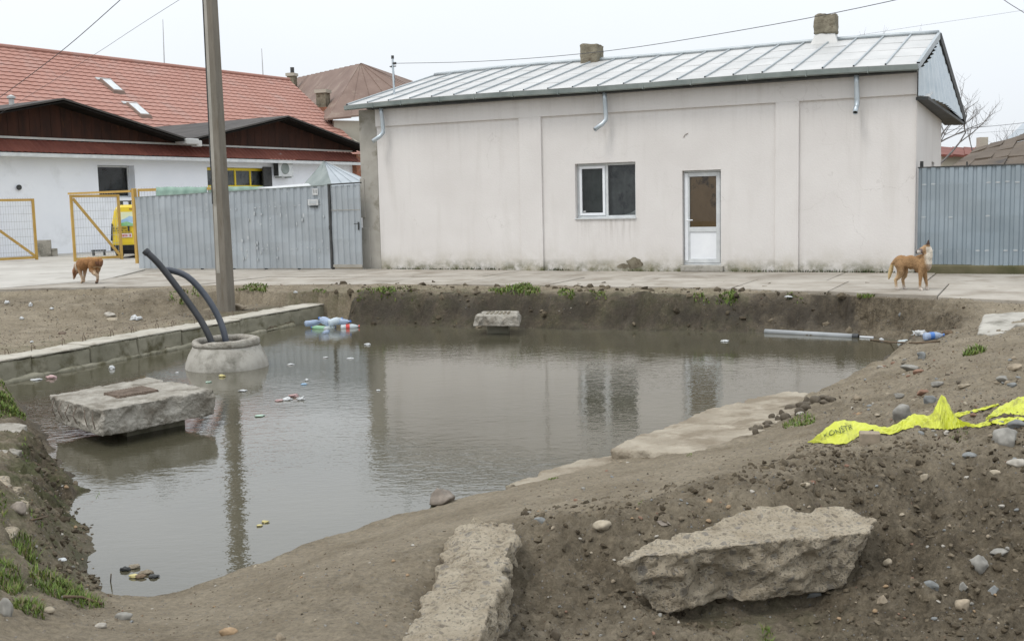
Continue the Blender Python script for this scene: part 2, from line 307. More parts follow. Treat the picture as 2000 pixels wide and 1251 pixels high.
def mat_pane(name):
    m, t, b = newmat(name)          # thin glazing: mostly clear, a Fresnel reflection on top
    o = t.nodes['Material Output']; t.nodes.remove(b)
    tr = nd(t, 'ShaderNodeBsdfTransparent'); tr.inputs['Color'].default_value = (0.86, 0.89, 0.88, 1)
    gl = nd(t, 'ShaderNodeBsdfGlossy', Roughness=0.03); fr = nd(t, 'ShaderNodeFresnel', IOR=1.52)
    k = mul(t, fr.outputs[0], 1.15); mxs = t.nodes.new('ShaderNodeMixShader')
    t.links.new(k, mxs.inputs[0]); t.links.new(tr.outputs[0], mxs.inputs[1]); t.links.new(gl.outputs[0], mxs.inputs[2]); t.links.new(mxs.outputs[0], o.inputs['Surface'])
mat_pane('pane')
mat_glass('bottle_blue', (0.50, 0.60, 0.76), 0.12); mat_glass('bottle_clear', (0.78, 0.86, 0.88), 0.12); mat_glass('bottle_green', (0.45, 0.75, 0.5), 0.12)

# ------------------------------------------------------------------ object helpers
def tag(o, label=None, cat=None, group=None, kind=None):
    if label: o['label'] = label
    if cat: o['category'] = cat; o['kind'] = 'thing'
    if group: o['group'] = group
    if kind: o['kind'] = kind
    return o
def empty(name, loc, label=None, cat=None, group=None):
    o = bpy.data.objects.new(name, None); COL.objects.link(o); o.location = Vector(loc); o.empty_display_size = 0.2
    return tag(o, label, cat, group)
def link(name, me, mat, parent=None):
    o = bpy.data.objects.new(name, me); COL.objects.link(o)
    if mat is not None and len(me.materials) == 0: me.materials.append(MATS[mat])
    if parent is not None: setpar(o, parent)
    return o
def setpar(o, p):
    o.parent = p
    def wt(q): return q.location if q.parent is None else q.location + q.matrix_parent_inverse.translation + wt(q.parent)
    o.matrix_parent_inverse = Matrix.Translation(-wt(p))
class Fr:                                  # a level frame: s along, t back, z up
    def __init__(s, o, e):
        s.o = np.array(o, float); e = np.array([e[0], e[1], 0.0]); s.e = e / np.linalg.norm(e); s.n = np.array([-s.e[1], s.e[0], 0.0])
    def __call__(s, a, t=0.0, z=0.0): return s.o + s.e * a + s.n * t + np.array([0, 0, z])
    def loc(s, q): return (np.dot(q - s.o, s.e), np.dot(q - s.o, s.n), q[2] - s.o[2])
WORLD = Fr((0, 0, 0), (1, 0))
class MB:
    def __init__(s): s.v = []; s.f = []
    def add(s, vs, fs):
        k = len(s.v); s.v += [tuple(map(float, p)) for p in vs]; s.f += [tuple(i + k for i in f) for f in fs]; return s
    def hexa(s, p):                        # 8 corners: bottom ring, top ring
        return s.add(p, [(3, 2, 1, 0), (4, 5, 6, 7), (0, 1, 5, 4), (1, 2, 6, 5), (2, 3, 7, 6), (3, 0, 4, 7)])
    def box(s, fr, a, b):
        (s0, t0, z0), (s1, t1, z1) = a, b
        return s.hexa([fr(s0, t0, z0), fr(s1, t0, z0), fr(s1, t1, z0), fr(s0, t1, z0), fr(s0, t0, z1), fr(s1, t0, z1), fr(s1, t1, z1), fr(s0, t1, z1)])
    def slab(s, quad, th, down=None):      # a quad given a thickness along its normal (or a vector)
        q = [np.array(p, float) for p in quad]
        n = np.cross(q[1] - q[0], q[3] - q[0]); n = n / np.linalg.norm(n) * th if down is None else np.array(down, float)
        return s.hexa([p - n for p in q] + q) if down is None else s.hexa([p + n for p in q] + q)
    def prism(s, poly, vec):
        n = len(poly); p = [np.array(q, float) for q in poly]; v = np.array(vec, float)
        return s.add(p + [q + v for q in p], [tuple(range(n))[::-1], tuple(range(n, 2 * n))] + [(i, (i + 1) % n, (i + 1) % n + n, i + n) for i in range(n)])
    def tube(s, pts, r, seg=8, cap=True):
        pts = [Vector(p) for p in pts]; rr = r if isinstance(r, (list, tuple)) else [r] * len(pts)
        k0 = len(s.v); ring = []; prev = None
        for i, p in enumerate(pts):
            d = (pts[min(i + 1, len(pts) - 1)] - pts[max(i - 1, 0)]).normalized()
            if prev is None:
                a = d.orthogonal().normalized()
            else:
                a = (prev - d * prev.dot(d)).normalized()
            prev = a; b = d.cross(a); ring.append(len(s.v))
            for j in range(seg):
                an = 2 * math.pi * j / seg; q = p + (a * math.cos(an) + b * math.sin(an)) * rr[i]; s.v.append(tuple(q))
        for i in range(len(pts) - 1):
            for j in range(seg):
                s.f.append((ring[i] + j, ring[i] + (j + 1) % seg, ring[i + 1] + (j + 1) % seg, ring[i + 1] + j))
        if cap:
            s.f.append(tuple(ring[0] + j for j in range(seg))[::-1]); s.f.append(tuple(ring[-1] + j for j in range(seg)))
        return s
    def lathe(s, prof, c, seg=32, axis=None, close=False):
        M_ = Matrix.Identity(3) if axis is None else Vector((0, 0, 1)).rotation_difference(Vector(axis)).to_matrix()
        k = len(s.v); n = len(prof); c = Vector(c)
        for (r, z) in prof:
            for j in range(seg):
                an = 2 * math.pi * j / seg; s.v.append(tuple(c + M_ @ Vector((r * math.cos(an), r * math.sin(an), z))))
        for i in range(n - 1 + (1 if close else 0)):
            for j in range(seg):
                i2 = (i + 1) % n; s.f.append((k + i * seg + j, k + i * seg + (j + 1) % seg, k + i2 * seg + (j + 1) % seg, k + i2 * seg + j))
        if not close:
            s.f.append(tuple(k + j for j in range(seg))[::-1]); s.f.append(tuple(k + (n - 1) * seg + j for j in range(seg)))
        return s
    def mesh(s, name, smooth=False):
        me = bpy.data.meshes.new(name); me.from_pydata(s.v, [], s.f); me.update()
        if smooth: me.polygons.foreach_set('use_smooth', [True] * len(me.polygons))
        return me
    def build(s, name, mat, parent=None, smooth=False, bev=0):
        if mat == 'pane' and len(s.f) == 6: s.f = [s.f[2]]           # glazing is a single sheet facing out
        o = link(name, s.mesh(name, smooth), mat, parent)
        if bev:
            m = o.modifiers.new('bevel', 'BEVEL'); m.width = bev; m.segments = 2; m.limit_method = 'ANGLE'
        return o
def np_mesh(name, V, Fq, smooth=True):
    me = bpy.data.meshes.new(name); me.from_pydata(np.asarray(V).tolist(), [], np.asarray(Fq).tolist()); me.update()
    if smooth: me.polygons.foreach_set('use_smooth', [True] * len(me.polygons))
    return me
def tint(me, cols):                       # per-vertex colour attribute
    a = me.color_attributes.new('tint', 'FLOAT_COLOR', 'POINT'); c = np.ones((len(me.vertices), 4)); c[:, :3] = cols
    a.data.foreach_set('color', c.ravel())
def remesh(me, voxel, smooth_it=0):
    o = bpy.data.objects.new('tmp', me); COL.objects.link(o)
    m = o.modifiers.new('r', 'REMESH'); m.mode = 'VOXEL'; m.voxel_size = voxel
    if smooth_it:
        k = o.modifiers.new('s', 'SMOOTH'); k.factor = 0.5; k.iterations = smooth_it
    dg = bpy.context.evaluated_depsgraph_get(); ev = o.evaluated_get(dg)
    r = bpy.data.meshes.new_from_object(ev); bpy.data.objects.remove(o); bpy.data.meshes.remove(me)
    return r
def vco(me):
    a = np.empty(len(me.vertices) * 3); me.vertices.foreach_get('co', a); return a.reshape(-1, 3)
def vno(me):
    a = np.empty(len(me.vertices) * 3); me.vertices.foreach_get('normal', a); return a.reshape(-1, 3)
def setco(me, c): me.vertices.foreach_set('co', np.asarray(c).ravel()); me.update()
def smooth_all(me): me.polygons.foreach_set('use_smooth', [True] * len(me.polygons))
def text_mesh(txt, size, name='lettering', depth=0.002):
    cu = bpy.data.curves.new(name, 'FONT'); cu.body = txt; cu.size = size; cu.align_x = 'CENTER'; cu.align_y = 'CENTER'; cu.extrude = depth
    o = bpy.data.objects.new('tmp', cu); COL.objects.link(o); dg = bpy.context.evaluated_depsgraph_get()
    me = bpy.data.meshes.new_from_object(o.evaluated_get(dg)); bpy.data.objects.remove(o); bpy.data.curves.remove(cu); me.name = name
    return me
def put_text(txt, size, centre, xdir, ydir, mat, parent, name='lettering'):
    me = text_mesh(txt, size, name); x = Vector(xdir).normalized(); y = Vector(ydir).normalized(); z = x.cross(y).normalized(); y = z.cross(x)
    M_ = Matrix(((x.x, y.x, z.x, centre[0]), (x.y, y.y, z.y, centre[1]), (x.z, y.z, z.z, centre[2]), (0, 0, 0, 1)))
    me.transform(M_); return link(name, me, mat, parent)

# ------------------------------------------------------------------ the terrain
WZ = -0.60                                 # water level
_KO = onz(0, 704, -.30); _K2 = onz(634, 593, -.30); _KLEN = float(np.linalg.norm(_K2 - _KO)); _KE = (_K2 - _KO) / _KLEN
# water line: pixel x, y (on the water plane), width of the bank behind it in metres
SHORE = [(-40, 752, .3), (0, 744, .12), (270, 697, .12), (500, 657, .12), (625, 634, .2), (660, 633, .45), (760, 635, .5), (850, 637, .5), (920, 640, .55), (1030, 641, .5),
         (1120, 643, .55), (1200, 645, .6), (1300, 647, .6), (1400, 648, .65), (1500, 648, .8), (1600, 654, 1.0), (1700, 661, 1.2), (1762, 668, 1.0), (1745, 688, .5), (1720, 705, .4),
         (1680, 735, .35), (1640, 755, .4), (1600, 772, .4), (1480, 806, .4), (1350, 845, .4), (1200, 893, .4), (1130, 908, .4), (1000, 942, .4), (900, 966, .35), (820, 987, .35),
         (700, 1022, .35), (600, 1052, .35), (480, 1092, .35), (350, 1133, .35), (240, 1170, .3), (218, 1130, .35), (196, 1080, .4), (200, 1040, .4), (183, 1000, .45), (163, 940, .45), (120, 900, .4), (98, 850, .35), (60, 800, .3), (20, 772, .3)]
SH = np.array([onz(a, b, WZ)[:2] for a, b, c in SHORE]); SHW = np.array([c for a, b, c in SHORE])
# control points: pixel x, y, height, roughness, darkness of the soil
CP = [(0, 568, -.03, .012, .2), (150, 562, -.03, .012, .2), (300, 562, -.03, .012, .2), (430, 566, -.03, .02, .3), (560, 562, -.03, .02, .3), (700, 562, -.03, .03, .3), (850, 560, -.03, .03, .3), (1000, 562, -.03, .03, .3), (1150, 563, -.03, .03, .3),
      (1300, 565, -.03, .03, .2), (1450, 568, -.03, .03, .15), (1600, 572, -.03, .02, .1), (1750, 579, -.03, .02, .05), (1900, 590, -.04, .02, .05), (1990, 594, -.04, .02, .05),
      (700, 582, -.06, .045, .85), (850, 582, -.06, .045, .85), (1000, 582, -.06, .045, .8), (1150, 584, -.06, .045, .8), (1300, 590, -.10, .045, .7), (1450, 594, -.13, .04, .5), (1600, 600, -.16, .03, .2), (1700, 608, -.20, .03, .2), (1800, 615, -.16, .03, .15),
      (0, 580, -.05, .03, .7), (150, 580, -.06, .03, .35), (300, 585, -.1, .04, .6), (0, 608, -.34, .03, .7), (150, 602, -.30, .03, .3), (300, 612, -.34, .03, .5), (420, 600, -.2, .04, .8), (100, 632, -.37, .02, .25), (300, 640, -.37, .02, .3), (0, 670, -.36, .02, .0), (200, 660, -.36, .02, .05), (500, 600, -.26, .04, .7), (560, 590, -.2, .04, .8),
      (0, 775, -.30, .03, .5), (55, 815, -.45, .04, .8), (0, 850, -.2, .03, .5), (40, 960, -.16, .03, .4), (0, 1000, -.08, .03, .5), (20, 1080, -.16, .03, .6), (0, 1180, -.12, .03, .4), (90, 980, -.36, .04, .6), (140, 1020, -.46, .04, .6), (110, 1120, -.42, .03, .4), (60, 1150, -.28, .03, .4), (130, 1190, -.36, .02, .3), (0, 1251, -.12, .015, .1),
      (300, 1180, -.48, .008, 0), (300, 1251, -.28, .008, 0), (480, 1150, -.42, .008, 0), (480, 1251, -.2, .012, .05), (600, 1100, -.44, .008, 0), (700, 1080, -.38, .010, .05), (700, 1180, -.22, .02, .3), (720, 1251, -.16, .02, .35), (850, 1020, -.42, .010, 0), (830, 1100, -.24, .02, .25),
      (1000, 970, -.43, .008, 0), (1000, 1000, -.30, .010, .05), (1100, 930, -.46, .008, 0), (1200, 925, -.38, .010, 0), (1200, 975, -.20, .015, .1), (1350, 905, -.30, .008, 0), (1350, 935, -.17, .010, .05), (1500, 880, -.12, .010, .05), (1500, 920, -.06, .02, .3), (1650, 872, -.03, .015, .2), (1650, 905, -.02, .03, .6), (1500, 850, -.32, .02, .3),
      (1050, 1100, -.33, .045, .75), (1020, 1200, -.45, .04, .75), (1150, 1080, -.28, .045, .7), (1150, 1180, -.42, .03, .5), (1100, 1251, -.50, .03, .4), (1100, 1040, -.22, .035, .4), (1250, 1030, -.18, .035, .5), (1400, 980, -.10, .03, .5), (1500, 975, -.08, .03, .6), (1400, 1190, -.50, .03, .6), (1400, 1251, -.50, .03, .5), (1600, 1165, -.45, .035, .7), (1700, 1250, -.52, .035, .7), (1650, 960, -.07, .045, .8), (1750, 960, -.10, .045, .85),
      (1800, 1060, -.28, .045, .85), (1900, 1010, -.19, .045, .85), (1990, 1000, -.15, .045, .8), (1900, 1120, -.35, .04, .75), (1990, 1120, -.34, .04, .75), (1990, 1251, -.5, .04, .7), (1850, 1251, -.5, .04, .7),
      (1800, 900, .0, .03, .35), (1990, 910, .0, .03, .35), (1700, 825, -.06, .03, .3), (1800, 800, .05, .025, .2), (1990, 800, .14, .025, .2), (1650, 800, -.25, .03, .4), (1750, 750, -.2, .025, .25), (1850, 720, -.02, .025, .2), (1990, 720, .13, .025, .2), (1800, 690, -.27, .025, .3), (1900, 680, -.07, .025, .25), (1990, 660, .03, .02, .2), (1900, 650, -.2, .03, .4), (1990, 622, -.02, .02, .2), (1860, 640, -.3, .03, .4)]
CPW = [(*onz(a, b, z)[:2], z, r, d) for a, b, z, r, d in CP]
CPW += [(-12, 26, -.07, .01, .2), (-6, 25, -.07, .01, .2), (0, 24, -.07, .01, .2), (6, 21, -.07, .01, .2), (10, 18.5, -.07, .01, .2), (-14, 23.5, -.06, .01, .2), (-13, 17, -.36, .02, .1),
        (0, 2.5, -.1, .02, .2), (-2, 2.5, -.05, .02, .2), (2, 3, -.45, .03, .6), (3.2, 3, -.45, .03, .6), (0, 0, -.02, .02, .1), (4, 0, 0, .02, .1), (-4, 0, 0, .02, .1), (-6, 5, -.02, .02, .2), (-6.5, 8, -.1, .02, .3), (-9, 11, -.25, .02, .3), (7, 5, .1, .02, .2), (8, 8.5, .15, .02, .2), (10, 12, .08, .02, .1), (11, 15, -.02, .02, .1), (0, -6, 0, .01, .1), (-8, -6, 0, .01, .1), (8, -6, 0, .01, .1)]
CPW = np.array(CPW)
_HA = onz(743, 525, 0); _HB = onz(1790, 533, 0); _HE = (_HB - _HA) / np.linalg.norm(_HB - _HA)
_ed = [onz(px_, py_, 0) - _HA for px_, py_ in ((0, 566), (150, 560), (300, 558), (430, 556), (560, 555), (700, 553), (850, 553), (1000, 554), (1150, 557), (1300, 560), (1450, 563), (1600, 569), (1790, 577), (2000, 588))]
_EDS = [q[0] * _HE[0] + q[1] * _HE[1] for q in _ed]; _EDT = [-q[0] * _HE[1] + q[1] * _HE[0] for q in _ed]      # outer edge of the pavement
_HOL = [onz(*q)[:2] for q in ((1240, 1140, -.40), (1330, 1175, -.48), (1480, 1165, -.47), (1600, 1125, -.40), (1690, 1080, -.33))]
def _tps_fit(P, z):
    n = len(P); d2 = ((P[:, None] - P[None]) ** 2).sum(-1)
    K = 0.5 * d2 * np.log(d2 + 1e-9); K[np.arange(n), np.arange(n)] = 0.05
    Pm = np.c_[np.ones(n), P]; A_ = np.zeros((n + 3, n + 3)); A_[:n, :n] = K; A_[:n, n:] = Pm; A_[n:, :n] = Pm.T
    return np.linalg.solve(A_, np.r_[z, 0, 0, 0])
TW = _tps_fit(CPW[:, :2], CPW[:, 2])
def land(x, y):
    q = np.stack([x, y], -1); r = TW[-3] + TW[-2] * x + TW[-1] * y
    for (cx, cy), w in zip(CPW[:, :2], TW[:-3]):
        d2 = (x - cx) ** 2 + (y - cy) ** 2; r = r + w * 0.5 * d2 * np.log(d2 + 1e-9)
    return r
def idw(x, y):
    a = 0; b = 0; w_ = 0
    for cx, cy, _, ro, dk in CPW:
        w = 1.0 / (((x - cx) ** 2 + (y - cy) ** 2) ** 1.5 + 0.01); a = a + w * ro; b = b + w * dk; w_ = w_ + w
    return a / w_, b / w_
def shore(x, y):                           # distance to the water line (negative in the water), bank width there
    best = np.full(x.shape, 1e9); wb = np.zeros(x.shape); ins = np.zeros(x.shape, bool); n = len(SH)
    for i in range(n):
        ax, ay = SH[i]; bx, by = SH[(i + 1) % n]; dx, dy = bx - ax, by - ay
        t = np.clip(((x - ax) * dx + (y - ay) * dy) / (dx * dx + dy * dy), 0, 1)
        d = (x - ax - t * dx) ** 2 + (y - ay - t * dy) ** 2; w = SHW[i] * (1 - t) + SHW[(i + 1) % n] * t
        m = d < best; best = np.where(m, d, best); wb = np.where(m, w, wb)
        c = ((ay > y) != (by > y)) & (x < (bx - ax) * (y - ay) / (by - ay + 1e-12) + ax); ins ^= c
    return np.where(ins, -1, 1) * np.sqrt(best), wb
def terrain(x, y, full=False):
    x = np.asarray(x, float); y = np.asarray(y, float)
    lim = 0.72 * (np.abs(y) + 3.0); xc = np.clip(x, -lim, lim); xc = np.clip(xc, -13, 11.5); yc = np.clip(y, -6, 26)
    z = land(xc, yc); ro, dk = idw(xc, yc)
    jit = 0.10 * fbm(x * 2.3, y * 2.3, o=3, s=5)
    d, wb = shore(x, y); d = d + jit * np.clip(wb * 1.6, 0.15, 1)
    far = np.clip((y - 23) / 3, 0, 1); z = z * (1 - far) - 0.07 * far; ro = ro * (1 - far)
    near = np.exp(-np.clip(d, 0, None) / 0.5); slope_zone = np.clip(1 - np.abs(d / np.maximum(wb, .05) - 0.5) * 1.2, 0, 1) * (wb > .42)
    ro = ro + 0.035 * slope_zone
    nz = fbm(x * 3.1, y * 3.1, o=3, s=1) * 0.9 + fbm(x * 11, y * 11, o=4, s=2, g=0.6) * 0.42
    rid = 1 - np.abs(fbm(x * 6.5, y * 6.5, o=3, s=9)) * 1.6
    rr = 1 - np.abs(fbm(x * 17, y * 17, o=3, s=21, g=.6)) * 1.7
    rough_ = np.clip((ro - .018) / .02, 0, 1)
    z = z + ro * (nz + 0.35 * rid * rough_) + rough_ * (.020 * rr + .026 * fbm(x * 8, y * 8, o=4, s=31, g=.62)) * (y < 13)
    for (ax, ay), (bx, by) in zip(_HOL[:-1], _HOL[1:]):      # washed-out hollow under the big slab
        tt = np.clip(((x - ax) * (bx - ax) + (y - ay) * (by - ay)) / ((bx - ax) ** 2 + (by - ay) ** 2), 0, 1)
        z = z - .085 * np.exp(-((x - ax - tt * (bx - ax)) ** 2 + (y - ay - tt * (by - ay)) ** 2) / .045)
    k = np.clip(d / np.maximum(wb, .05), 0, 1); k = k * k * (3 - 2 * k)
    zl = np.maximum(z, WZ + 0.03)
    zz = np.where(d >= 0, WZ - 0.01 + (zl - WZ + 0.01) * k, WZ - 0.01 - np.clip(-d * 0.7, 0, 0.7))
    zz = zz + np.where((d > 0.02) & (k < 0.95), slope_zone * 0.10 * fbm(x * 4.5, y * 4.5, z * 5, o=4, s=3, g=.6), 0)
    zz = np.where(d > 0.12, np.maximum(zz, WZ + 0.012), zz)
    ks = (x - _KO[0]) * _KE[0] + (y - _KO[1]) * _KE[1]; kt = -(x - _KO[0]) * _KE[1] + (y - _KO[1]) * _KE[0]
    on = (ks > -3.2) & (ks < _KLEN - .02)          # the footing trench of the low concrete wall and the gravel behind it
    zz = np.where(on & (kt > -.9) & (kt <= 0), np.minimum(zz, WZ - .08), zz); zz = np.where(on & (kt > 0) & (kt < .44), np.minimum(zz, -.52), zz)
    hs = (x - _HA[0]) * _HE[0] + (y - _HA[1]) * _HE[1]; ht = -(x - _HA[0]) * _HE[1] + (y - _HA[1]) * _HE[0]
    under = (ht > np.interp(hs, _EDS, _EDT) - .02) & (ht < 8); zz = np.where(under, np.minimum(zz, -.06), np.where(ht > np.interp(hs, _EDS, _EDT) - .5, np.minimum(zz, .0), zz)); zz = np.where((~under) & (ht > np.interp(hs, _EDS, _EDT) - .35) & (ht < 8), np.maximum(zz, -.035), zz)
    zz = np.where(on & (kt >= .44) & (kt < 2.2), np.minimum(zz, -.335 + .03 * fbm(x * 2, y * 2, o=2, s=4) * np.clip(kt - .5, 0, .5)), zz)
    if not full: return zz
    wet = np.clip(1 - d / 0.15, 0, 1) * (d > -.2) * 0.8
    wet = np.maximum(wet, slope_zone * (y > 13) * (x < 5.5) * np.clip(.75 + .5 * fbm(x * 3, y * 3, z * 6, o=3, s=12), 0, .85))     # damp cut soil of the far bank, with undercut shade painted in
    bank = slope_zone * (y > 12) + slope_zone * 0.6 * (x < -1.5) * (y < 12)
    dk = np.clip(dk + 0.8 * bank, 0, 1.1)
    mo = np.clip(0.25 * (y > 15) * (d < 1.6) * (x < 4), 0, 1) + 0.5 * (x < -2.4) * (y < 9) + 0.35 * np.exp(-((x - 1.2) ** 2 + (y - 5.25) ** 2) / 0.12)
    return zz, dk, np.clip(mo, 0, 1), wet
def ground_at(px, py):                     # where a line of sight meets the ground
    d = ray(px, py); t = np.concatenate([np.linspace(3, 9, 500), np.linspace(9.02, 32, 900)]) / d[1]
    P = EYE[None] + d[None] * t[:, None]; h = terrain(P[:, 0], P[:, 1]); i = np.argmax(P[:, 2] <= h)
    if P[i, 2] > h[i]: return onz(px, py, -0.03)
    q = P[i].copy(); q[2] = h[i]; return q
def gz(x, y): return float(terrain(np.array([x]), np.array([y]))[0])

rows = list(np.array([-60, -25, -10, -4, -1, 0.5, 1.5, 2.2, 2.8, 3.2]))
yv = 3.5
while yv < 24.5: rows.append(yv); yv *= 1.0030 if yv < 9 else 1.0046
rows += list(np.geomspace(25, 4000, 26)); rows = np.array(rows)
ui = np.arange(-0.58, 0.5801, 0.0029); U = np.concatenate([[-9, -5, -3, -2, -1.4, -1.1, -.9, -.8, -.72, -.66, -.61], ui, [.61, .66, .72, .8, .9, 1.1, 1.4, 2, 3, 5, 9]])
YY, UU = np.meshgrid(rows, U, indexing='ij'); XX = UU * np.maximum(YY + 1.0, 3.6)
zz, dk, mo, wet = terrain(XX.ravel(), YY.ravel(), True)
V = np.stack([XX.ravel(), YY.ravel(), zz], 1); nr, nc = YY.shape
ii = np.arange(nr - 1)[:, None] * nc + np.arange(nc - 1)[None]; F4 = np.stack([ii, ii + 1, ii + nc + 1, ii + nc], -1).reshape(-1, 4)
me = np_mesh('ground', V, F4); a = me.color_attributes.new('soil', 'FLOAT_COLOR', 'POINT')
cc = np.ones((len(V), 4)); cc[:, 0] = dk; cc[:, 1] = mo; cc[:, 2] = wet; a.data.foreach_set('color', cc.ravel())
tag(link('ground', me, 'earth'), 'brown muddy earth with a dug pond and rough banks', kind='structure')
wm = MB().add([(-9.5, 5.2, WZ), (8.2, 5.2, WZ), (8.2, 21.5, WZ), (-9.5, 21.5, WZ)], [(0, 1, 2, 3)])
tag(wm.build('water', 'pond_water'), 'murky olive pond water with small ripples', kind='structure')

# ------------------------------------------------------------------ pavement and yard
HA = onz(743, 525, 0); HB = onz(1790, 533, 0)
HF = Fr(HA, HB - HA)                       # the frame of the long white house: s along its front, t to the back
pav = empty('pavement', HF(6, -2.5, 0)); tag(pav, 'worn concrete pavement in front of the house', kind='structure')
def quadslab(pts, z1, th, name, mat, parent, bev=0.01):
    return MB().hexa([(p[0], p[1], z1 - th) for p in pts] + [(p[0], p[1], z1 + (p[2] if len(p) > 2 else 0)) for p in pts]).build(name, mat, parent, bev=bev)
def s_edge(a): return float(np.interp(a, _EDS, _EDT))
sv = [-9.2]
while sv[-1] < 20: sv.append(sv[-1] + random.uniform(1.7, 2.3))
for row, (fa, fb) in enumerate(((0.0, 0.50), (0.505, 1.0))):
    for i in range(len(sv) - 1):
        a0, a1 = sv[i] + .008, sv[i + 1] - .008; off = 0.7 * row
        g = lambda a, f: HF(a + off * 0.6, -0.02 + (s_edge(a) - -0.02) * f + (random.uniform(-.10, .06) if f > .9 else 0), 0)
        dz = random.uniform(-.012, .008)
        P4 = [g(a0, fb), g(a1, fb), g(a1, fa), g(a0, fa)]
        P4 = [(p[0], p[1], random.uniform(-.006, .006)) for p in P4]
        quadslab(P4, dz, .10, 'slab', 'paving', pav)
yd = [onz(-120, 570, 0), onz(0, 564, 0), onz(70, 558, 0), onz(200, 548, 0), onz(283, 527, 0), HF(-9.3, 1.2, 0), HF(-8.8, 14, 0), HF(-6, 24, 0), HF(-30, 40, 0), HF(-40, 14, 0), HF(-22, -2, 0)]
ydm = MB().prism([(p[0], p[1], -.08) for p in yd], (0, 0, .098)).build('driveway', 'yard_paving'); tag(ydm, 'pale concrete driveway leading through the yellow gates', kind='structure')

# ------------------------------------------------------------------ the long white house
house = empty('white_house', HF(6.4, 3, 0), 'long low off-white rendered house with pale metal roof behind the pond', 'house')
ZC0, ZC1 = 3.56, 4.04                       # cornice band
WT = 0.055                                  # the wall panels lie this much behind pilasters and cornice
WIN = (5.36, 6.83, 1.20, 2.45); DOOR = (7.91, 8.78, 0.13, 2.21)
def wallgrid(fr, s0, s1, z0, z1, t, holes, depth, name, mat, parent):
    S = sorted({s0, s1, *[h[0] for h in holes], *[h[1] for h in holes]}); Zs = sorted({z0, z1, *[h[2] for h in holes], *[h[3] for h in holes]})
    m = MB()
    for a0, a1 in zip(S[:-1], S[1:]):
        for b0, b1 in zip(Zs[:-1], Zs[1:]):
            if any(h[0] <= a0 and a1 <= h[1] and h[2] <= b0 and b1 <= h[3] for h in holes): continue
            m.add([fr(a0, t, b0), fr(a1, t, b0), fr(a1, t, b1), fr(a0, t, b1)], [(0, 1, 2, 3)])
    for a0, a1, b0, b1 in holes:
        for (p, q) in (((a0, b0), (a1, b0)), ((a1, b0), (a1, b1)), ((a1, b1), (a0, b1)), ((a0, b1), (a0, b0))):
            m.add([fr(p[0], t, p[1]), fr(q[0], t, q[1]), fr(q[0], t + depth, q[1]), fr(p[0], t + depth, p[1])], [(3, 2, 1, 0)])
    return m.build(name, mat, parent)
wallgrid(HF, 0.0, 4.25, -.1, 3.7, WT, [], .2, 'wall', 'plaster', house)
wallgrid(HF, 4.25, 10.2, -.1, 3.7, WT, [WIN, DOOR], .22, 'wall', 'plaster', house)
wallgrid(HF, 10.2, 12.76, -.1, 3.7, WT, [], .2, 'wall', 'plaster', house)
MB().box(HF, (0.0, 0, ZC0), (12.76, .5, ZC1)).build('cornice', 'plaster', house, bev=.006)
for a0, a1 in ((3.97, 4.54), (9.96, 10.45)):
    MB().box(HF, (a0, 0.002, -.1), (a1, .3, ZC0 + .001)).build('pilaster', 'plaster', house, bev=.006)
MB().box(HF, (-.52, .05, -.1), (-.004, .45, 4.0)).build('bare_pilaster', 'grey_render', house, bev=.01)['label'] = 'bare grey cement pilaster at the end of the white front'
MB().box(HF, (-.56, .03, -.1), (-.30, .06, 1.05)).box(HF, (-.55, .028, 1.3), (-.42, .06, 2.3)).build('cement_patch', 'grey_render', house, bev=.01)
# right-hand side wall with a small window, back and left walls
SF = Fr(HF(12.76, WT, 0), HF.n)             # s to the back, t into the house
wallgrid(Fr(HF(12.76, 0, 0), HF.n), 0.0, 6.2, -.1, 3.6, 0.0, [(3.6, 4.3, 1.75, 2.32)], .2, 'side_wall', 'plaster', house)
w2 = MB().box(SF, (3.6, .12, 1.75), (4.3, .18, 1.82)).box(SF, (3.6, .12, 2.25), (4.3, .18, 2.32)).box(SF, (3.6, .12, 1.82), (3.67, .18, 2.25)).box(SF, (4.23, .12, 1.82), (4.3, .18, 2.25)).build('small_window', 'white_pvc', house)
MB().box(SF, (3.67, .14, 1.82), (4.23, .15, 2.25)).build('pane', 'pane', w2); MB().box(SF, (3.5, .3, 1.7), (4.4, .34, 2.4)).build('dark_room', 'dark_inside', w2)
MB().box(HF, (0, 6.0, -.1), (12.7, 6.2, 3.6)).build('back_wall', 'plaster', house)
MB().box(HF, (-.3, .5, -.1), (-.1, 6.0, 4.0)).build('left_wall', 'grey_render', house)
# stain where the render has fallen off, and a plug hole
def blob(fr, cs, cz, rs, rz, t, n=26, seed=0, cut=None):
    pts = []
    for i in range(n):
        a_ = 2 * math.pi * i / n; k = 1 + 0.28 * float(vnoise(np.array([math.cos(a_) * 1.8 + seed]), np.array([math.sin(a_) * 1.8]))[0])
        pts.append((cs + rs * math.cos(a_) * k, max(cz + rz * math.sin(a_) * k, cut if cut is not None else -9)))
    return [fr(s_, t, z_) for s_, z_ in pts]
MB().prism(blob(HF, 6.78, .16, .20, .13, WT - .004, seed=3, cut=.01), HF.n * .01).build('fallen_render_patch', 'chimney_render', house)
MB().prism(blob(HF, 6.52, .10, .13, .06, WT - .0035, seed=8, cut=.01), HF.n * .01).build('fallen_render_patch', 'chimney_render', house)
MB().tube([HF(8.05, WT - .01, 3.02), HF(7.98, WT - .012, 2.98), HF(7.95, WT - .01, 2.93)], .006, 5).build('wall_hook', 'rust', house)
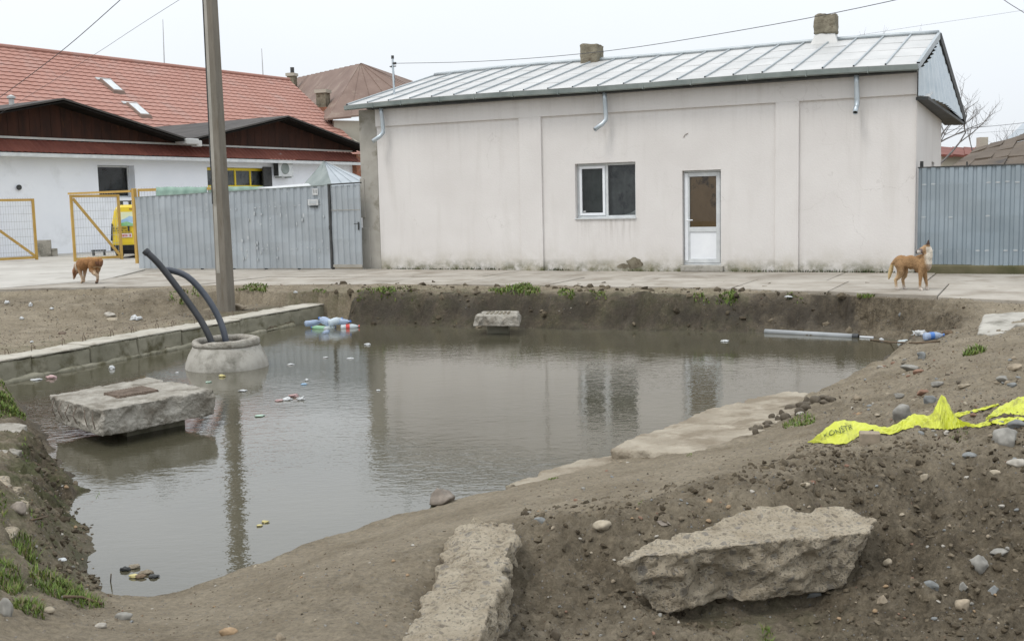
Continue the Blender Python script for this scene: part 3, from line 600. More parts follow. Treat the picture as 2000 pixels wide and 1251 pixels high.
# window
def frame4(m, fr, a0, a1, b0, b1, w, t0, t1):
    return m.box(fr, (a0, t0, b0), (a1, t1, b0 + w)).box(fr, (a0, t0, b1 - w), (a1, t1, b1)).box(fr, (a0, t0, b0 + w), (a0 + w, t1, b1 - w)).box(fr, (a1 - w, t0, b0 + w), (a1, t1, b1 - w))
a0, a1, b0, b1 = WIN; WTt = WT + .13
win = frame4(MB(), HF, a0 + .002, a1 - .002, b0 + .002, b1 - .002, .055, WTt, WTt + .07).box(HF, (6.055, WTt, b0 + .057), (6.12, WTt + .07, b1 - .057)).build('window', 'dirty_pvc', house, bev=.006)
frame4(MB(), HF, a0 + .06, 6.052, b0 + .06, b1 - .06, .06, WTt - .02, WTt + .04).build('sash', 'white_pvc', win, bev=.006)
MB().box(HF, (a0 + .12, WTt + .01, b0 + .12), (5.992, WTt + .018, b1 - .12)).build('pane', 'pane', win)
MB().box(HF, (6.122, WTt + .02, b0 + .058), (a1 - .058, WTt + .028, b1 - .058)).build('pane', 'pane', win)
MB().box(HF, (a0 - .01, WT - .035, b0 - .025), (a1 + .01, WTt, b0 + .006)).build('sill', 'dirty_pvc', win, bev=.004)
MB().box(HF, (5.50, WTt + .004, b0 + .14), (5.56, WTt + .009, b0 + .17)).build('sticker', 'litter_white', win)
# curtains behind the panes: a slack grey cloth at the fixed side, a dark one behind the sash
def curtain(s0, s1, z0, z1, t, mat, parent, sag=0):
    m = MB(); n, k = 28, 10
    vs_ = []
    for i in range(n + 1):
        for j in range(k + 1):
            u, w = i / n, j / k; vs_.append(HF(s0 + (s1 - s0) * u, t + .03 * math.sin(u * 19 + 1.5 * math.sin(w * 3)), z0 + (z1 - z0) * w + sag * u * (1 - w)))
    m.add(vs_, [(i * (k + 1) + j, (i + 1) * (k + 1) + j, (i + 1) * (k + 1) + j + 1, i * (k + 1) + j + 1) for i in range(n) for j in range(k)])
    return m.build('curtain', mat, parent, smooth=True)
curtain(6.05, a1 + .05, b0 - .05, b1 + .05, WTt + .16, 'grey_cloth', win); curtain(a0 - .05, 6.04, b0 - .05, b1 + .05, WTt + .22, 'dark_cloth', win)
MB().prism([HF(6.25, WTt + .10, b0 + .02), HF(6.83, WTt + .10, b0 + .02), HF(6.83, WTt + .10, b0 + .22), HF(6.62, WTt + .10, b0 + .10)], HF.n * .02).build('clutter', 'litter_white', win)
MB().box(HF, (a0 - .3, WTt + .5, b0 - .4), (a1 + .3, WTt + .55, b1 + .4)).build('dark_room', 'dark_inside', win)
# door
a0, a1, b0, b1 = DOOR; DT = WT + .12
dr = frame4(MB(), HF, a0 + .002, a1 - .002, b0 + .002, b1 - .002, .045, DT, DT + .07).build('door', 'dirty_pvc', house, bev=.005)
lf = MB()
frame4(lf, HF, a0 + .05, a1 - .05, b0 + .05, b1 - .05, .085, DT - .015, DT + .045).box(HF, (a0 + .135, DT - .013, .86), (a1 - .135, DT + .045, .97))
lf.build('door_leaf', 'dirty_pvc', dr, bev=.005)
MB().box(HF, (a0 + .03, DT - .03, b0 + .1), (a0 + .10, DT - .016, b1 - .06)).build('leaf_edge', 'white_pvc', dr)
MB().box(HF, (a0 + .137, DT + .008, b0 + .137), (a1 - .137, DT + .028, .858)).build('panel', 'white_pvc', dr)
MB().box(HF, (a0 + .137, DT + .012, .972), (a1 - .137, DT + .020, b1 - .137)).build('pane', 'pane', dr)
MB().box(HF, (a0 + .12, DT + .05, .95), (a1 - .12, DT + .055, b1 - .12)).build('paper_blind', 'brown_paper', dr)
MB().tube([HF(a0 + .09, DT - .02, 1.12), HF(a0 + .09, DT - .07, 1.12), HF(a0 + .22, DT - .07, 1.125)], .012, 8).box(HF, (a0 + .075, DT - .022, 1.03), (a0 + .105, DT - .0155, 1.18)).build('handle', 'white_pvc', dr, smooth=False)
MB().box(HF, (a0 - .02, WT - .10, 0.0), (a1 + .06, WT + .26, .125)).build('doorstep', 'cast_concrete', house, bev=.012)
# roof: seams from eave to ridge, four courses of sheets between
EZ, RZ, RT = 4.10, 5.16, 3.55
def rs(s_, f, lift=0.0):                    # front slope, f from eave to ridge
    sL = -.62 + (-.28 - -.62) * f; sR = 12.80 + .07 * f
    sx = sL + (sR - sL) * s_
    bow = .05 * math.sin(math.pi * s_) + .025 * math.sin(s_ * 9)
    return HF(sx, -.30 + (RT + .30) * f, EZ + (RZ - EZ) * f + bow + lift)
NS = 22
for i in range(NS):
    u0, u1 = i / NS, (i + 1) / NS; cut = [0] + sorted([.24 + random.uniform(-.03, .03), .5 + random.uniform(-.03, .03), .76 + random.uniform(-.03, .03)]) + [1]
    for j in range(4):
        f0, f1 = cut[j], cut[j + 1] + (.012 if j < 3 else 0)
        l0, l1 = .008 + random.uniform(0, .004), .003
        q = [rs(u0, f0, l0), rs(u1, f0, l0 + random.uniform(-.004, .006)), rs(u1, f1, l1), rs(u0, f1, l1)]
        MB().hexa([p - np.array([0, 0, .008]) for p in q] + q).build('roof_sheet', 'roof_sheet', house)
for i in range(NS + 1):
    u = i / NS; c = [rs(u, f, .02) for f in np.linspace(0, 1, 7)]
    w_ = HF.e * .016 if i not in (0, NS) else HF.e * .03
    MB().add([p + k * w_ + np.array([0, 0, h]) for p in c for k, h in ((-1, -.02), (-1, .022), (1, .022), (1, -.02))],
             [(4 * a_ + b_, 4 * a_ + (b_ + 1) % 4, 4 * a_ + 4 + (b_ + 1) % 4, 4 * a_ + 4 + b_) for a_ in range(6) for b_ in range(4)]).build('roof_seam', 'roof_seam', house)
MB().tube([rs(u, 1, .035) for u in np.linspace(0, 1, 24)], .05, 8).build('ridge_cap', 'roof_seam', house, smooth=True)
MB().hexa([HF(-.28, RT, RZ - .05), HF(12.87, RT, RZ - .05), HF(13.15, 8.2, 3.50), HF(-.9, 8.2, 3.50), HF(-.28, RT, RZ), HF(12.87, RT, RZ), HF(13.15, 8.2, 3.56), HF(-.9, 8.2, 3.56)]).build('rear_roof', 'roof_sheet', house)
# rear verge board with dark underside
MB().hexa([HF(12.80, RT - .02, RZ - .16), HF(12.92, RT - .02, RZ - .16), HF(13.20, 8.25, 3.38), HF(12.90, 8.25, 3.38), HF(12.80, RT, RZ + .03), HF(12.92, RT, RZ + .03), HF(13.22, 8.25, 3.58), HF(12.90, 8.25, 3.58)]).build('verge_board', 'dark_trim', house)
MB().hexa([HF(12.78, -.31, 4.02), HF(12.83, -.31, 4.02), HF(12.90, RT, RZ - .10), HF(12.84, RT, RZ - .10), HF(12.78, -.31, 4.12), HF(12.83, -.31, 4.12), HF(12.90, RT, RZ + .04), HF(12.84, RT, RZ + .04)]).build('verge_board', 'roof_seam', house)
# gable cladding, leaning out to a skirt, ribbed; soffit under it
nv = 68; vs_ = []; fs_ = []
for i in range(nv + 1):
    u = i / nv; t_ = -.10 + 7.9 * u; top = EZ - .04 + (RZ - EZ) * min(max((t_ + .3) / (RT + .3), 0), 1) if t_ < RT else RZ - (RZ - 3.56) * (t_ - RT) / (8.2 - RT) - .03
    rib = .045 * (1 if i % 4 in (1, 2) else 0); st = 12.79 + .03 * u; sb = 12.79 + .30 * min(1, u * 3) ** .6 + .04 * u
    top -= .06; zb = 3.52 - .03 * u; top = max(top, zb + .01); kk = (top - zb) / 1.65
    vs_ += [HF(sb + rib, t_, zb), HF(sb + rib + (st - sb) * kk, t_, top)]
for i in range(nv): fs_.append((2 * i, 2 * i + 2, 2 * i + 3, 2 * i + 1))
MB().add(vs_, fs_).build('gable_cladding', 'galvanised', house)
MB().hexa([HF(12.74, -.02, 3.44), HF(12.97, -.02, 3.44), HF(13.18, 8.1, 3.38), HF(12.70, 8.1, 3.38), HF(12.74, -.02, 3.50), HF(12.97, -.02, 3.50), HF(13.18, 8.1, 3.44), HF(12.70, 8.1, 3.44)]).build('soffit', 'dark_trim', house)
MB().slab([HF(12.77, .0, 3.52), HF(13.0, .0, 3.50), HF(12.98, .9, 3.66), HF(12.80, .9, 3.74)], .01).build('flashing', 'roof_sheet', house)
# little cone of flashing seen under the other verge
MB().add([HF(-.55, .55, 3.96), HF(-1.05, 4.2, 3.50), HF(-.50, 2.0, 3.36), HF(-.2, 2.0, 3.36), HF(-.3, 1.0, 3.95)], [(0, 1, 2), (0, 2, 3, 4), (1, 3, 2), (0, 4, 1), (4, 3, 1)]).build('flashing', 'roof_sheet', house)
# gutter
gp = [rs(u, 0, -.06) + HF.n * -.03 for u in np.linspace(-.003, 1.0, 24)]; sec = [(-.055, .05), (-.05, -.045), (.0, -.065), (.05, -.045), (.055, .05), (.045, .05), (.0, -.05), (-.045, .05)]
gm = MB(); gm.add([p + HF.n * a_ + np.array([0, 0, b_]) for p in gp for a_, b_ in sec], [(8 * i + j, 8 * i + (j + 1) % 8, 8 * i + 8 + (j + 1) % 8, 8 * i + 8 + j) for i in range(len(gp) - 1) for j in range(8)])
gut = gm.build('gutter', 'gutter', house)
for u in (.06, .12, .2, .27, .345, .43, .5, .58, .66, .75, .84, .93):
    p = rs(u, 0, -.06) + HF.n * -.03; MB().box(Fr(p, HF.e), (-.012, -.062, -.072), (.012, .06, .056)).build('bracket', 'gutter', gut)
MB().box(HF, (-.1, -.22, 3.98), (12.74, .3, 4.10)).build('eave_board', 'dark_trim', house)
def downpipe(s_, side):
    tp = HF(s_, -.18, 4.0); c = [tp, HF(s_, -.16, 3.85), HF(s_ + .01, -.13, 3.50), HF(s_ + .01, -.13, 3.40)]
    c += [HF(s_ + side * .06, -.17, 3.31), HF(s_ + side * .20, -.30, 3.18)] if side else [HF(s_, -.16, 3.36), HF(s_, -.28, 3.24)]
    o = MB().tube(c, .052, 12, cap=False).build('downpipe', 'galvanised', house, smooth=True)
    sol = o.modifiers.new('wall', 'SOLIDIFY'); sol.thickness = .006
    e_ = np.array(c[-1]) - np.array(c[-2]); e_ /= np.linalg.norm(e_); MB().lathe([(.047, 0), (.047, .004)], np.array(c[-1]) - e_ * .03, 12, axis=e_).build('dark_mouth', 'dark_inside', o)
downpipe(.30, -1); downpipe(6.20, -1); downpipe(11.62, 0)
def chimney(s_, w, z0, z1, name, parent, t_=RT, fr=HF, mat='chimney_render', cap=True):
    m = MB(); m.box(fr, (s_ - w / 2, t_ - w / 2, z0), (s_ + w / 2, t_ + w / 2, z1)); me = remesh(m.mesh('c'), .035)
    c = vco(me); n_ = vno(me); setco(me, c + n_ * (.03 * fbm(c[:, 0] * 5, c[:, 1] * 5, c[:, 2] * 5, o=3))[:, None]); smooth_all(me)
    return link(name, me, mat, parent)
chimney(4.45, .50, 4.9, 5.62, 'chimney', house)
ch2 = chimney(10.38, .50, 5.36, 5.82, 'chimney', house)
MB().add([HF(10.38 + a_, RT + b_, z_) for z_, k in ((5.05, .34), (5.37, .22)) for a_, b_ in ((-k, -k), (k, -k), (k, k), (-k, k))], [(0, 1, 5, 4), (1, 2, 6, 5), (2, 3, 7, 6), (3, 0, 4, 7), (4, 5, 6, 7)]).build('flashing', 'roof_sheet', ch2)
# service mast on the roof
P0 = HF(.12, .75, 4.38); P1 = P0 + np.array([-.01, 0, .95])
mast = MB().tube([P0, P1], .028, 8).build('service_mast', 'galvanised', None); tag(mast, 'thin galvanised cable mast standing on the left end of the pale metal roof', 'mast')
MB().box(Fr(P1 - np.array([0, 0, .22]), HF.e), (-.09, -.015, -.012), (.09, .015, .012)).build('crossbar', 'dark_trim', mast)
MB().tube([P1 - np.array([0, 0, .03]), P1 + np.array([0, 0, .05])], .036, 8).build('mast_cap', 'dark_trim', mast)
INS = np.array(onpl(770, 124, HF(0, .75, 0), HF.n)); MB().tube([INS - HF.e * .05, INS + HF.e * .05], .032, 8).build('insulator', 'dark_trim', mast)
MB().tube([P1 - np.array([0, 0, .22]), INS - HF.e * .10 - np.array([0, 0, .10]), INS - HF.e * .05], .008, 5).build('stay_wire', 'cable', mast)
MB().tube([P1 - np.array([0, 0, .10]), INS - HF.e * .02 - np.array([0, 0, .15]), INS - HF.e * .0 - np.array([0, 0, .40]), P0 + HF.e * .02 + np.array([0, 0, .25])], .006, 5).build('drop_wire', 'cable', mast)

# ------------------------------------------------------------------ sheet metal fences
def ribbed(fr, s0, s1, z0, z1a, z1b, pitch, depth, name, mat, parent):
    n = max(1, round((s1 - s0) / pitch)); p = (s1 - s0) / n; prof = []
    for i in range(n):
        for f, d in ((0, 0), (.30, 0), (.42, depth), (.86, depth), (1.0, 0)):
            if i > 0 and f == 0: continue
            prof.append((s0 + (i + f) * p, d))
    m = MB(); top = lambda s_: z1a + (z1b - z1a) * (s_ - s0) / (s1 - s0); k = len(prof); kz = 6
    for s_, d in prof:
        for j in range(kz + 1):
            f = j / kz; z_ = z0 + (top(s_) - z0) * f; m.v.append(tuple(fr(s_, -d + .010 * math.sin(z_ * 5 + s_ * 3.1), z_)))
    m.f = [(i * (kz + 1) + j, (i + 1) * (kz + 1) + j, (i + 1) * (kz + 1) + j + 1, i * (kz + 1) + j + 1) for i in range(k - 1) for j in range(kz)]
    o = m.build(name, mat, parent); sm = o.modifiers.new('t', 'SOLIDIFY'); sm.thickness = .004; return o
FA = onz(272, 526, 0); FB = onz(712, 526, 0); LF = Fr(FA, FB - FA); FL = float(np.linalg.norm(FB - FA))
fz = lambda px, py: LF.loc(onpl(px, py, LF.o, LF.n))
zl = fz(272, 386)[2]; sg, _, zr = fz(641, 362); zg = fz(707, 358)[2]
fence = empty('metal_fence', LF(2.6, 0, 0), 'long grey ribbed sheet metal fence between the yellow gates and the white house', 'fence')
ns = 6
for i in range(ns):
    a_, b_ = sg * i / ns, sg * (i + 1) / ns
    ribbed(LF, a_ + .002, b_ + .01, .03, zl + (zr - zl) * i / ns, zl + (zr - zl) * (i + 1) / ns, .185, .028, 'sheet', 'fence_sheet', fence)
    MB().box(LF, (b_ - .03, .06, 0), (b_ + .03, .12, zl - .1)).build('post', 'dark_trim', fence)
MB().hexa([LF(0, -.035, zl - .002), LF(sg, -.035, zr - .002), LF(sg, .01, zr - .002), LF(0, .01, zl - .002), LF(0, -.035, zl + .02), LF(sg, -.035, zr + .02), LF(sg, .01, zr + .02), LF(0, .01, zl + .02)]).build('top_rail', 'gutter', fence)
for zz_ in (.55, zl - .45):
    for i in range(40):                     # pale patches painting the highlights of dents along the rails
        s_ = sg * (i + .5) / 40 + random.uniform(-.02, .02); h_ = zz_ + (zr - zl) * s_ / sg * (1 if zz_ > 1 else 0)
        if random.random() < (.75 if zz_ > 1 else .45): MB().prism(blob(LF, s_, h_ + random.uniform(-.02, .02), random.uniform(.015, .035), random.uniform(.008, .018), -.033, n=9, seed=i), LF.n * .012).build('dent_highlight', 'pale_metal', fence)
for i in range(34):  # scattered pale patches painting more highlights of dents
    s_ = random.uniform(sg * .55, sg - .1); h_ = random.uniform(.25, 1.5)
    MB().prism(blob(LF, s_, h_, random.uniform(.012, .03), random.uniform(.015, .06), -.033, n=9, seed=i + 50), LF.n * .012).build('dent_highlight', 'pale_metal', fence)
gate = ribbed(LF, sg + .06, FL - .04, .10, zr - .02, zg - .02, .165, .026, 'gate', 'fence_sheet', fence)
MB().box(LF, (sg + .01, -.04, .02), (sg + .055, .03, zr + .03)).build('gate_post', 'dark_trim', gate)
MB().hexa([LF(sg, -.045, zr + .0), LF(FL, -.045, zg + .0), LF(FL, .02, zg + .0), LF(sg, .02, zr + .0), LF(sg, -.045, zr + .035), LF(FL, -.045, zg + .035), LF(FL, .02, zg + .035), LF(sg, .02, zr + .035)]).build('gate_lintel', 'dark_trim', gate)
MB().box(LF, (sg + .07, -.032, .06), (FL - .05, .0, .13)).box(LF, (sg + .07, -.036, 1.50), (FL - .05, -.028, 1.515)).build('gate_rail', 'grey_render', gate)
MB().box(LF, (FL - .12, -.05, 1.0), (FL - .09, -.03, 1.2)).tube([LF(FL - .105, -.05, 1.16), LF(FL - .105, -.09, 1.16), LF(FL - .20, -.09, 1.155)], .01, 6).build('gate_handle', 'dark_trim', gate)
MB().box(LF, (sg + .0, -.05, 1.02), (sg + .05, -.03, 1.12)).build('hinge', 'dark_trim', gate)
sp_, _, zp = fz(617, 374); pl = MB().box(LF, (sp_ - .08, -.045, zp - .09), (sp_ + .08, -.035, zp + .08)).build('number_plate', 'litter_white', fence, bev=.004)
put_text('11', .13, LF(sp_, -.047, zp - .005), LF.e, (0, 0, 1), 'dark_trim', pl)
sp_, _, zp = fz(614, 395); mb = MB().box(LF, (sp_ - .15, -.08, zp - .075), (sp_ + .15, -.035, zp + .075)).build('letter_slot', 'litter_white', fence, bev=.006)
MB().box(LF, (sp_ - .10, -.084, zp - .035), (sp_ + .10, -.079, zp + .035)).build('flap', 'pale_metal', mb); MB().box(LF, (sp_ - .11, -.075, zp - .125), (sp_ + .11, -.035, zp - .10)).build('drip_edge', 'dark_trim', mb)
# fence at the other end of the house
RF = Fr(HF(12.80, .16, 0), HF.e - HF.n * .03)
rfence = empty('metal_fence', RF(2, 0, 0), 'blue-grey ribbed sheet metal fence on a mossy base beside the right corner of the house', 'fence')
for i in range(4): ribbed(RF, i * 1.02, i * 1.02 + 1.03, .17 - .015 * i, 2.10 + .006 * i, 2.106 + .006 * i, .17, .026, 'sheet', 'fence_blue', rfence)
MB().box(RF, (-.01, -.035, 2.10), (4.1, .03, 2.125)).build('top_rail', 'dark_trim', rfence)
MB().box(RF, (.02, .03, 0), (.08, .09, 2.24)).build('post', 'dark_trim', rfence); MB().box(RF, (.88, .03, 1.8), (.91, .06, 2.2)).build('post', 'dark_trim', rfence)
MB().box(RF, (-.02, -.05, -.15), (4.2, .2, .16)).build('base', 'plinth_moss', rfence, bev=.03)
for zz_, pr in ((1.78, .9), (1.12, .35), (.45, .6)):
    for i in range(22):  # pale patches again painting highlights of dents
        if random.random() < pr: MB().prism(blob(RF, .17 * (i + .64), zz_ + random.uniform(-.01, .01), .045, .016, -.031, n=9, seed=i), RF.n * .012).build('dent_highlight', 'pale_metal', rfence)

# ------------------------------------------------------------------ concrete pole
PB = onz(437, 583, -.08); PF = Fr((PB[0], PB[1] + .15, -.5), (math.cos(R(-24)), math.sin(R(-24))))
def taper(m, fr, w0, d0, w1, d1, z0, z1, off=(0, 0)):
    return m.hexa([fr(a_ * w0 + off[0], b_ * d0, z0) for a_, b_ in ((-1, -1), (1, -1), (1, 1), (-1, 1))] + [fr(a_ * w1 + off[0], b_ * d1 + off[1], z1) for a_, b_ in ((-1, -1), (1, -1), (1, 1), (-1, 1))])
pole = taper(MB(), PF, .135, .115, .085, .075, 0, 9.2).build('utility_pole', 'pole_concrete', None, bev=.02)
tag(pole, 'tall square grey concrete utility pole rising from the far bank', 'pole')
taper(MB(), PF, .04, .1155, .025, .0755, .9, 9.0, (-.055, 0)).build('recess_strip', 'grey_render', pole)
taper(MB(), PF, .012, .1165, .008, .0765, 2.2, 8.6, (-.105, 0)).build('crack', 'dark_trim', pole)

# ------------------------------------------------------------------ overhead wires
def wire(pts, r, label, name='overhead_wire'):
    P = [np.array(p) for p in pts]; n = len(P); tt = np.linspace(0, 1, 24); o = []
    for t_ in tt:
        x = t_ * (n - 1); i = min(int(x), n - 2); f = x - i
        p0, p1, p2, p3 = P[max(i - 1, 0)], P[i], P[i + 1], P[min(i + 2, n - 1)]
        o.append(.5 * ((2 * p1) + (-p0 + p2) * f + (2 * p0 - 5 * p1 + 4 * p2 - p3) * f * f + (-p0 + 3 * p1 - 3 * p2 + p3) * f ** 3))
    return tag(MB().tube(o, r * .62, 6).build(name, 'cable', None, smooth=True), label, 'wire', 'overhead wires')
wire([ony(300, -60, 17), ony(235, 0, 18), ony(120, 100, 20), ony(0, 190, 23), ony(-90, 250, 25)], .011, 'thick dark wire crossing the red roof down to the left edge')
wire([ony(440, -55, 17), ony(350, 0, 18), ony(262, 56, 20), ony(170, 116, 23), ony(0, 222, 30), ony(-90, 275, 33)], .006, 'thin wire running above the red roof from beside the concrete pole')
wire([INS, ony(960, 119, 25.5), ony(1200, 98, 23), ony(1500, 50, 20), ony(1750, 0, 17.5), ony(1900, -40, 16)], .010, 'long cable from the roof mast sweeping up over both chimneys')
wire([ony(1320, 104, 34), ony(1560, 85, 32), ony(1800, 50, 30), ony(2000, 20, 28), ony(2200, -15, 26)], .005, 'faint thin wire behind the ridge of the pale roof')
wire([ony(1935, -20, 19), ony(1965, 3, 19), ony(2000, 25, 19), ony(2080, 75, 19)], .009, 'short piece of wire across the upper right corner')
wire([ony(1846, 254, 40), ony(1920, 248, 39), ony(2000, 240, 38), ony(2100, 228, 37)], .012, 'dark cable behind the right gable above the patched roof')
wire([ony(1846, 264, 42), ony(1920, 259, 41), ony(2000, 253, 40), ony(2100, 243, 39)], .006, 'pale thin cable below the dark one behind the right gable')
# ------------------------------------------------------------------ workshop with twin dark gables, left
WO = onz(0, 503, 0); WF = Fr(WO, ((2350 - 1000) / 2100, 1.0))
wl = lambda px, py: WF.loc(onpl(px, py, WO, WF.n))
shop = empty('workshop', WF(8, 3, 0), 'white painted workshop with two dark timber gables behind the yellow gates', 'building')
ws0, _, wz1 = wl(190, 322); ws1 = wl(262, 322)[0]; wz0 = wl(200, 386)[2]
gs0, _, gz1 = wl(404, 326); gs1 = wl(527, 326)[0]
wallgrid(WF, -9, 19.9, -.1, 3.9, 0, [(ws0, ws1, wz0, wz1), (gs0, gs1, .0, gz1)], .45, 'wall', 'white_paint', shop)
MB().box(WF, (-9, .5, -.1), (19.9, .6, 3.9)).build('inner_wall', 'dark_inside', shop)
wn = frame4(MB(), WF, ws0 + .01, ws1 - .01, wz0 + .01, wz1 - .01, .06, .38, .44).build('window', 'dirty_pvc', shop)
MB().box(WF, (ws0 + .07, .40, wz0 + .07), (ws1 - .07, .41, wz1 - .07)).build('pane', 'pane', wn)
gd = MB(); gh = gz1
for i in range(5):
    s_ = gs0 + .05 + (gs1 - gs0 - .1) * i / 4; gd.box(WF, (s_ - .045, .30, .02), (s_ + .045, .36, gh - .02))
for z_ in (gh - .06, gh - .85, gh - 1.65, gh - 2.4): gd.box(WF, (gs0 + .02, .285, z_ - .07), (gs1 - .02, .35, z_ + .05))
gdo = gd.build('garage_door', 'bright_yellow', shop)
for i in range(4):
    for j in range(3):
        s_ = gs0 + .05 + (gs1 - gs0 - .1) * i / 4; MB().box(WF, (s_ + .05, .32, gh - .85 - .8 * j + .06), (s_ + (gs1 - gs0 - .1) / 4 - .05, .33, gh - .12 - .8 * j)).build('pane', 'pane', gdo)
MB().box(WF, (gs0, .37, 0), (gs1, .38, gh)).build('dim_room', 'grey_cloth', gdo)
us0 = wl(513, 340)[0]; us1 = wl(531, 340)[0]
MB().box(WF, (us0, -.05, 2.1), (us1 - .05, .02, wl(520, 326)[2])).build('recess_shade', 'dark_trim', shop)  # dark box on the wall, painting the shade inside a recess
# corrugated awning strip along the front
AZ0, AZ1 = 3.86, 4.36; m = MB(); k = 230
for i in range(k + 1):
    s_ = -9 + 28.9 * i / k; d = .03 * (i % 2); m.v += [tuple(WF(s_, -.62, AZ0 + d)), tuple(WF(s_, .02, AZ1 + d))]
m.f = [(2 * i, 2 * i + 2, 2 * i + 3, 2 * i + 1) for i in range(k)]; aw = m.build('awning', 'corrugated_red', shop)
MB().box(WF, (-9, -.60, AZ0 - .16), (19.9, -.57, AZ0 - .02)).build('awning_edge', 'dirty_pvc', aw)
MB().box(WF, (-9, -.56, AZ0 - .10), (19.9, -.02, AZ0 - .06)).build('awning_soffit', 'dirty_pvc', aw)
MB().box(WF, (-9, -.05, AZ1 + .03), (19.9, .0, AZ1 + .11)).build('flashing', 'roof_sheet', shop)
# the two gables: boards, roof planes running back, overhang shade painted on the soffit
GA, GV, ZA, ZV = 2.46, 5.90, 5.92, 4.64
for gi, (ap, lab) in enumerate(((2.46, 'left'), (14.41, 'right'))):
    nb = 26
    for i in range(nb):
        b0_ = ap - 5.85 + 11.7 * i / nb; b1_ = b0_ + 11.7 / nb - .012
        zt = lambda s_: max(4.44, ZA - .10 - (ZA - ZV) * abs(s_ - ap) / 5.9)
        pts = [WF(b0_, -.04, 4.40), WF(b1_, -.04, 4.40), WF(b1_, -.04, zt(b1_))] + ([WF(ap, -.04, zt(ap))] if b0_ < ap < b1_ else []) + [WF(b0_, -.04, zt(b0_))]
        MB().prism(pts, WF.n * (.03 + .008 * (i % 2))).build('gable_board', 'rust_board', shop)
    for sd in (-1, 1):
        q = [WF(ap, -.95, ZA), WF(ap + sd * 5.98, -.95, ZV - .03), WF(ap + sd * 5.98, 9.0, ZV - .03), WF(ap, 9.0, ZA)]
        MB().hexa([p - np.array([0, 0, .07]) for p in q] + q).build('roof', 'felt_roof', shop)
        rf_ = [WF(ap, -.93, ZA - .12), WF(ap + sd * 5.98, -.93, ZV - .15), WF(ap + sd * 5.98, -.10, ZV - .15), WF(ap, -.10, ZA - .12)]
        MB().hexa([p - np.array([0, 0, .05]) for p in rf_] + rf_).build('eave_soffit', 'soffit_shade', shop)
MB().box(WF, (8.15, -1.05, 4.38), (8.85, -.3, 4.62)).build('gutter_box', 'roof_sheet', shop, bev=.04)
MB().box(WF, (8.75, -1.0, 4.30), (9.05, -.6, 4.56)).build('gutter_box', 'roof_sheet', shop, bev=.04)
vp = WF(wl(68, 192)[0], 1.5, ZA - .35); MB().lathe([(.10, 0), (.10, .45), (.16, .46), (.16, .53), (.02, .60)], vp, 12).build('roof_vent', 'roof_sheet', shop)
MB().lathe([(.10, 0), (.10, .05), (.02, .05)], WF(wl(35, 366)[0], -.05, wl(35, 366)[2]), 10, axis=-WF.n).build('vent_hole', 'dark_trim', shop)
MB().box(WF, (19.9, -.3, -.1), (20.6, 4, 4.3)).build('brick_end', 'brick_red', shop)
# air conditioner on the front
acs, _, acz = wl(548, 330)
ac = MB().box(WF, (acs - .55, -.42, acz - .38), (acs + .45, -.08, acz + .36)).build('air_conditioner', 'dirty_pvc', None, bev=.03); tag(ac, 'beige air conditioner unit on the white workshop wall beside the yellow-framed door', 'air conditioner')
MB().lathe([(.27, 0), (.27, .012), (.24, .02), (.05, .012)], WF(acs - .12, -.42, acz), 20, axis=-WF.n).build('fan_grille', 'gutter', ac)
MB().box(WF, (acs - .553, -.40, acz - .34), (acs - .5, -.10, acz + .32)).build('side_grille', 'dark_trim', ac)
MB().box(WF, (acs - .4, -.4, acz - .43), (acs - .34, .02, acz - .385)).box(WF, (acs + .25, -.4, acz - .43), (acs + .31, .02, acz - .385)).build('wall_bracket', 'gutter', ac)
# concrete box and low bench by the wall
bq = onz(91, 502, 0); BF = Fr(bq, (1, .35)); bxm = MB().box(BF, (-.36, 0, 0), (.16, .5, .62)).box(BF, (.162, .1, 0), (.36, .45, .30)).build('meter_box', 'cast_concrete', None, bev=.02); tag(bxm, 'grey concrete box standing against the white wall behind the gate', 'box')
bn = onz(193, 500, 0); bench = empty('low_bench', bn, 'dark low bench in front of the white workshop wall behind the yellow gate', 'bench'); BF = Fr(bn, (1, .1))
MB().box(BF, (-.22, -.12, .18), (.24, .12, .23)).build('seat', 'dark_trim', bench)
for a_ in (-.18, .2): MB().box(BF, (a_ - .02, -.1, 0), (a_ + .02, .1, .18)).build('leg', 'dark_trim', bench)

# ------------------------------------------------------------------ big red roof behind
red = empty('red_roofed_building', WF(8, 15, 0), 'large building under a long red tiled roof with two skylights', 'building')
RE = Fr(WF(0, 0, 0), WF.e); rk = np.array(WF.loc(onpl(565, 157, WF(0, 15.5, 0), WF.n))); SE = rk[0]; RRZ = rk[2]
TE, ZE = 6.0, RRZ - (15.5 - 6.0) * .62
TLs = WF.loc(onpl(692, 277, WF(0, 8.6, 0), WF.n))
slope = lambda t_: RRZ + (TLs[2] - RRZ) * (15.5 - t_) / (15.5 - 8.6)
ncs, nw = 30, 210; vs_ = []; S0 = -22
for j in range(ncs + 1):
    for e_ in (0, 1):
        if (j == 0 and e_ == 0) or (j == ncs and e_ == 1): continue
        t_ = 15.5 - (15.5 - 5.0) * j / ncs; up_ = .036 if e_ == 0 else 0.0
        for i in range(nw + 1):
            s_ = S0 + (SE + (TLs[0] - SE) * (15.5 - t_) / 6.9 - S0) * i / nw
            vs_.append(WF(s_, t_ + (.0 if e_ else -.02), slope(t_) + up_ + .014 * math.cos(i * math.pi)))
rows_ = len(vs_) // (nw + 1)
MB().add(vs_, [(r_ * (nw + 1) + i, r_ * (nw + 1) + i + 1, (r_ + 1) * (nw + 1) + i + 1, (r_ + 1) * (nw + 1) + i) for r_ in range(rows_ - 1) for i in range(nw)]).build('tiled_roof', 'red_tile', red)
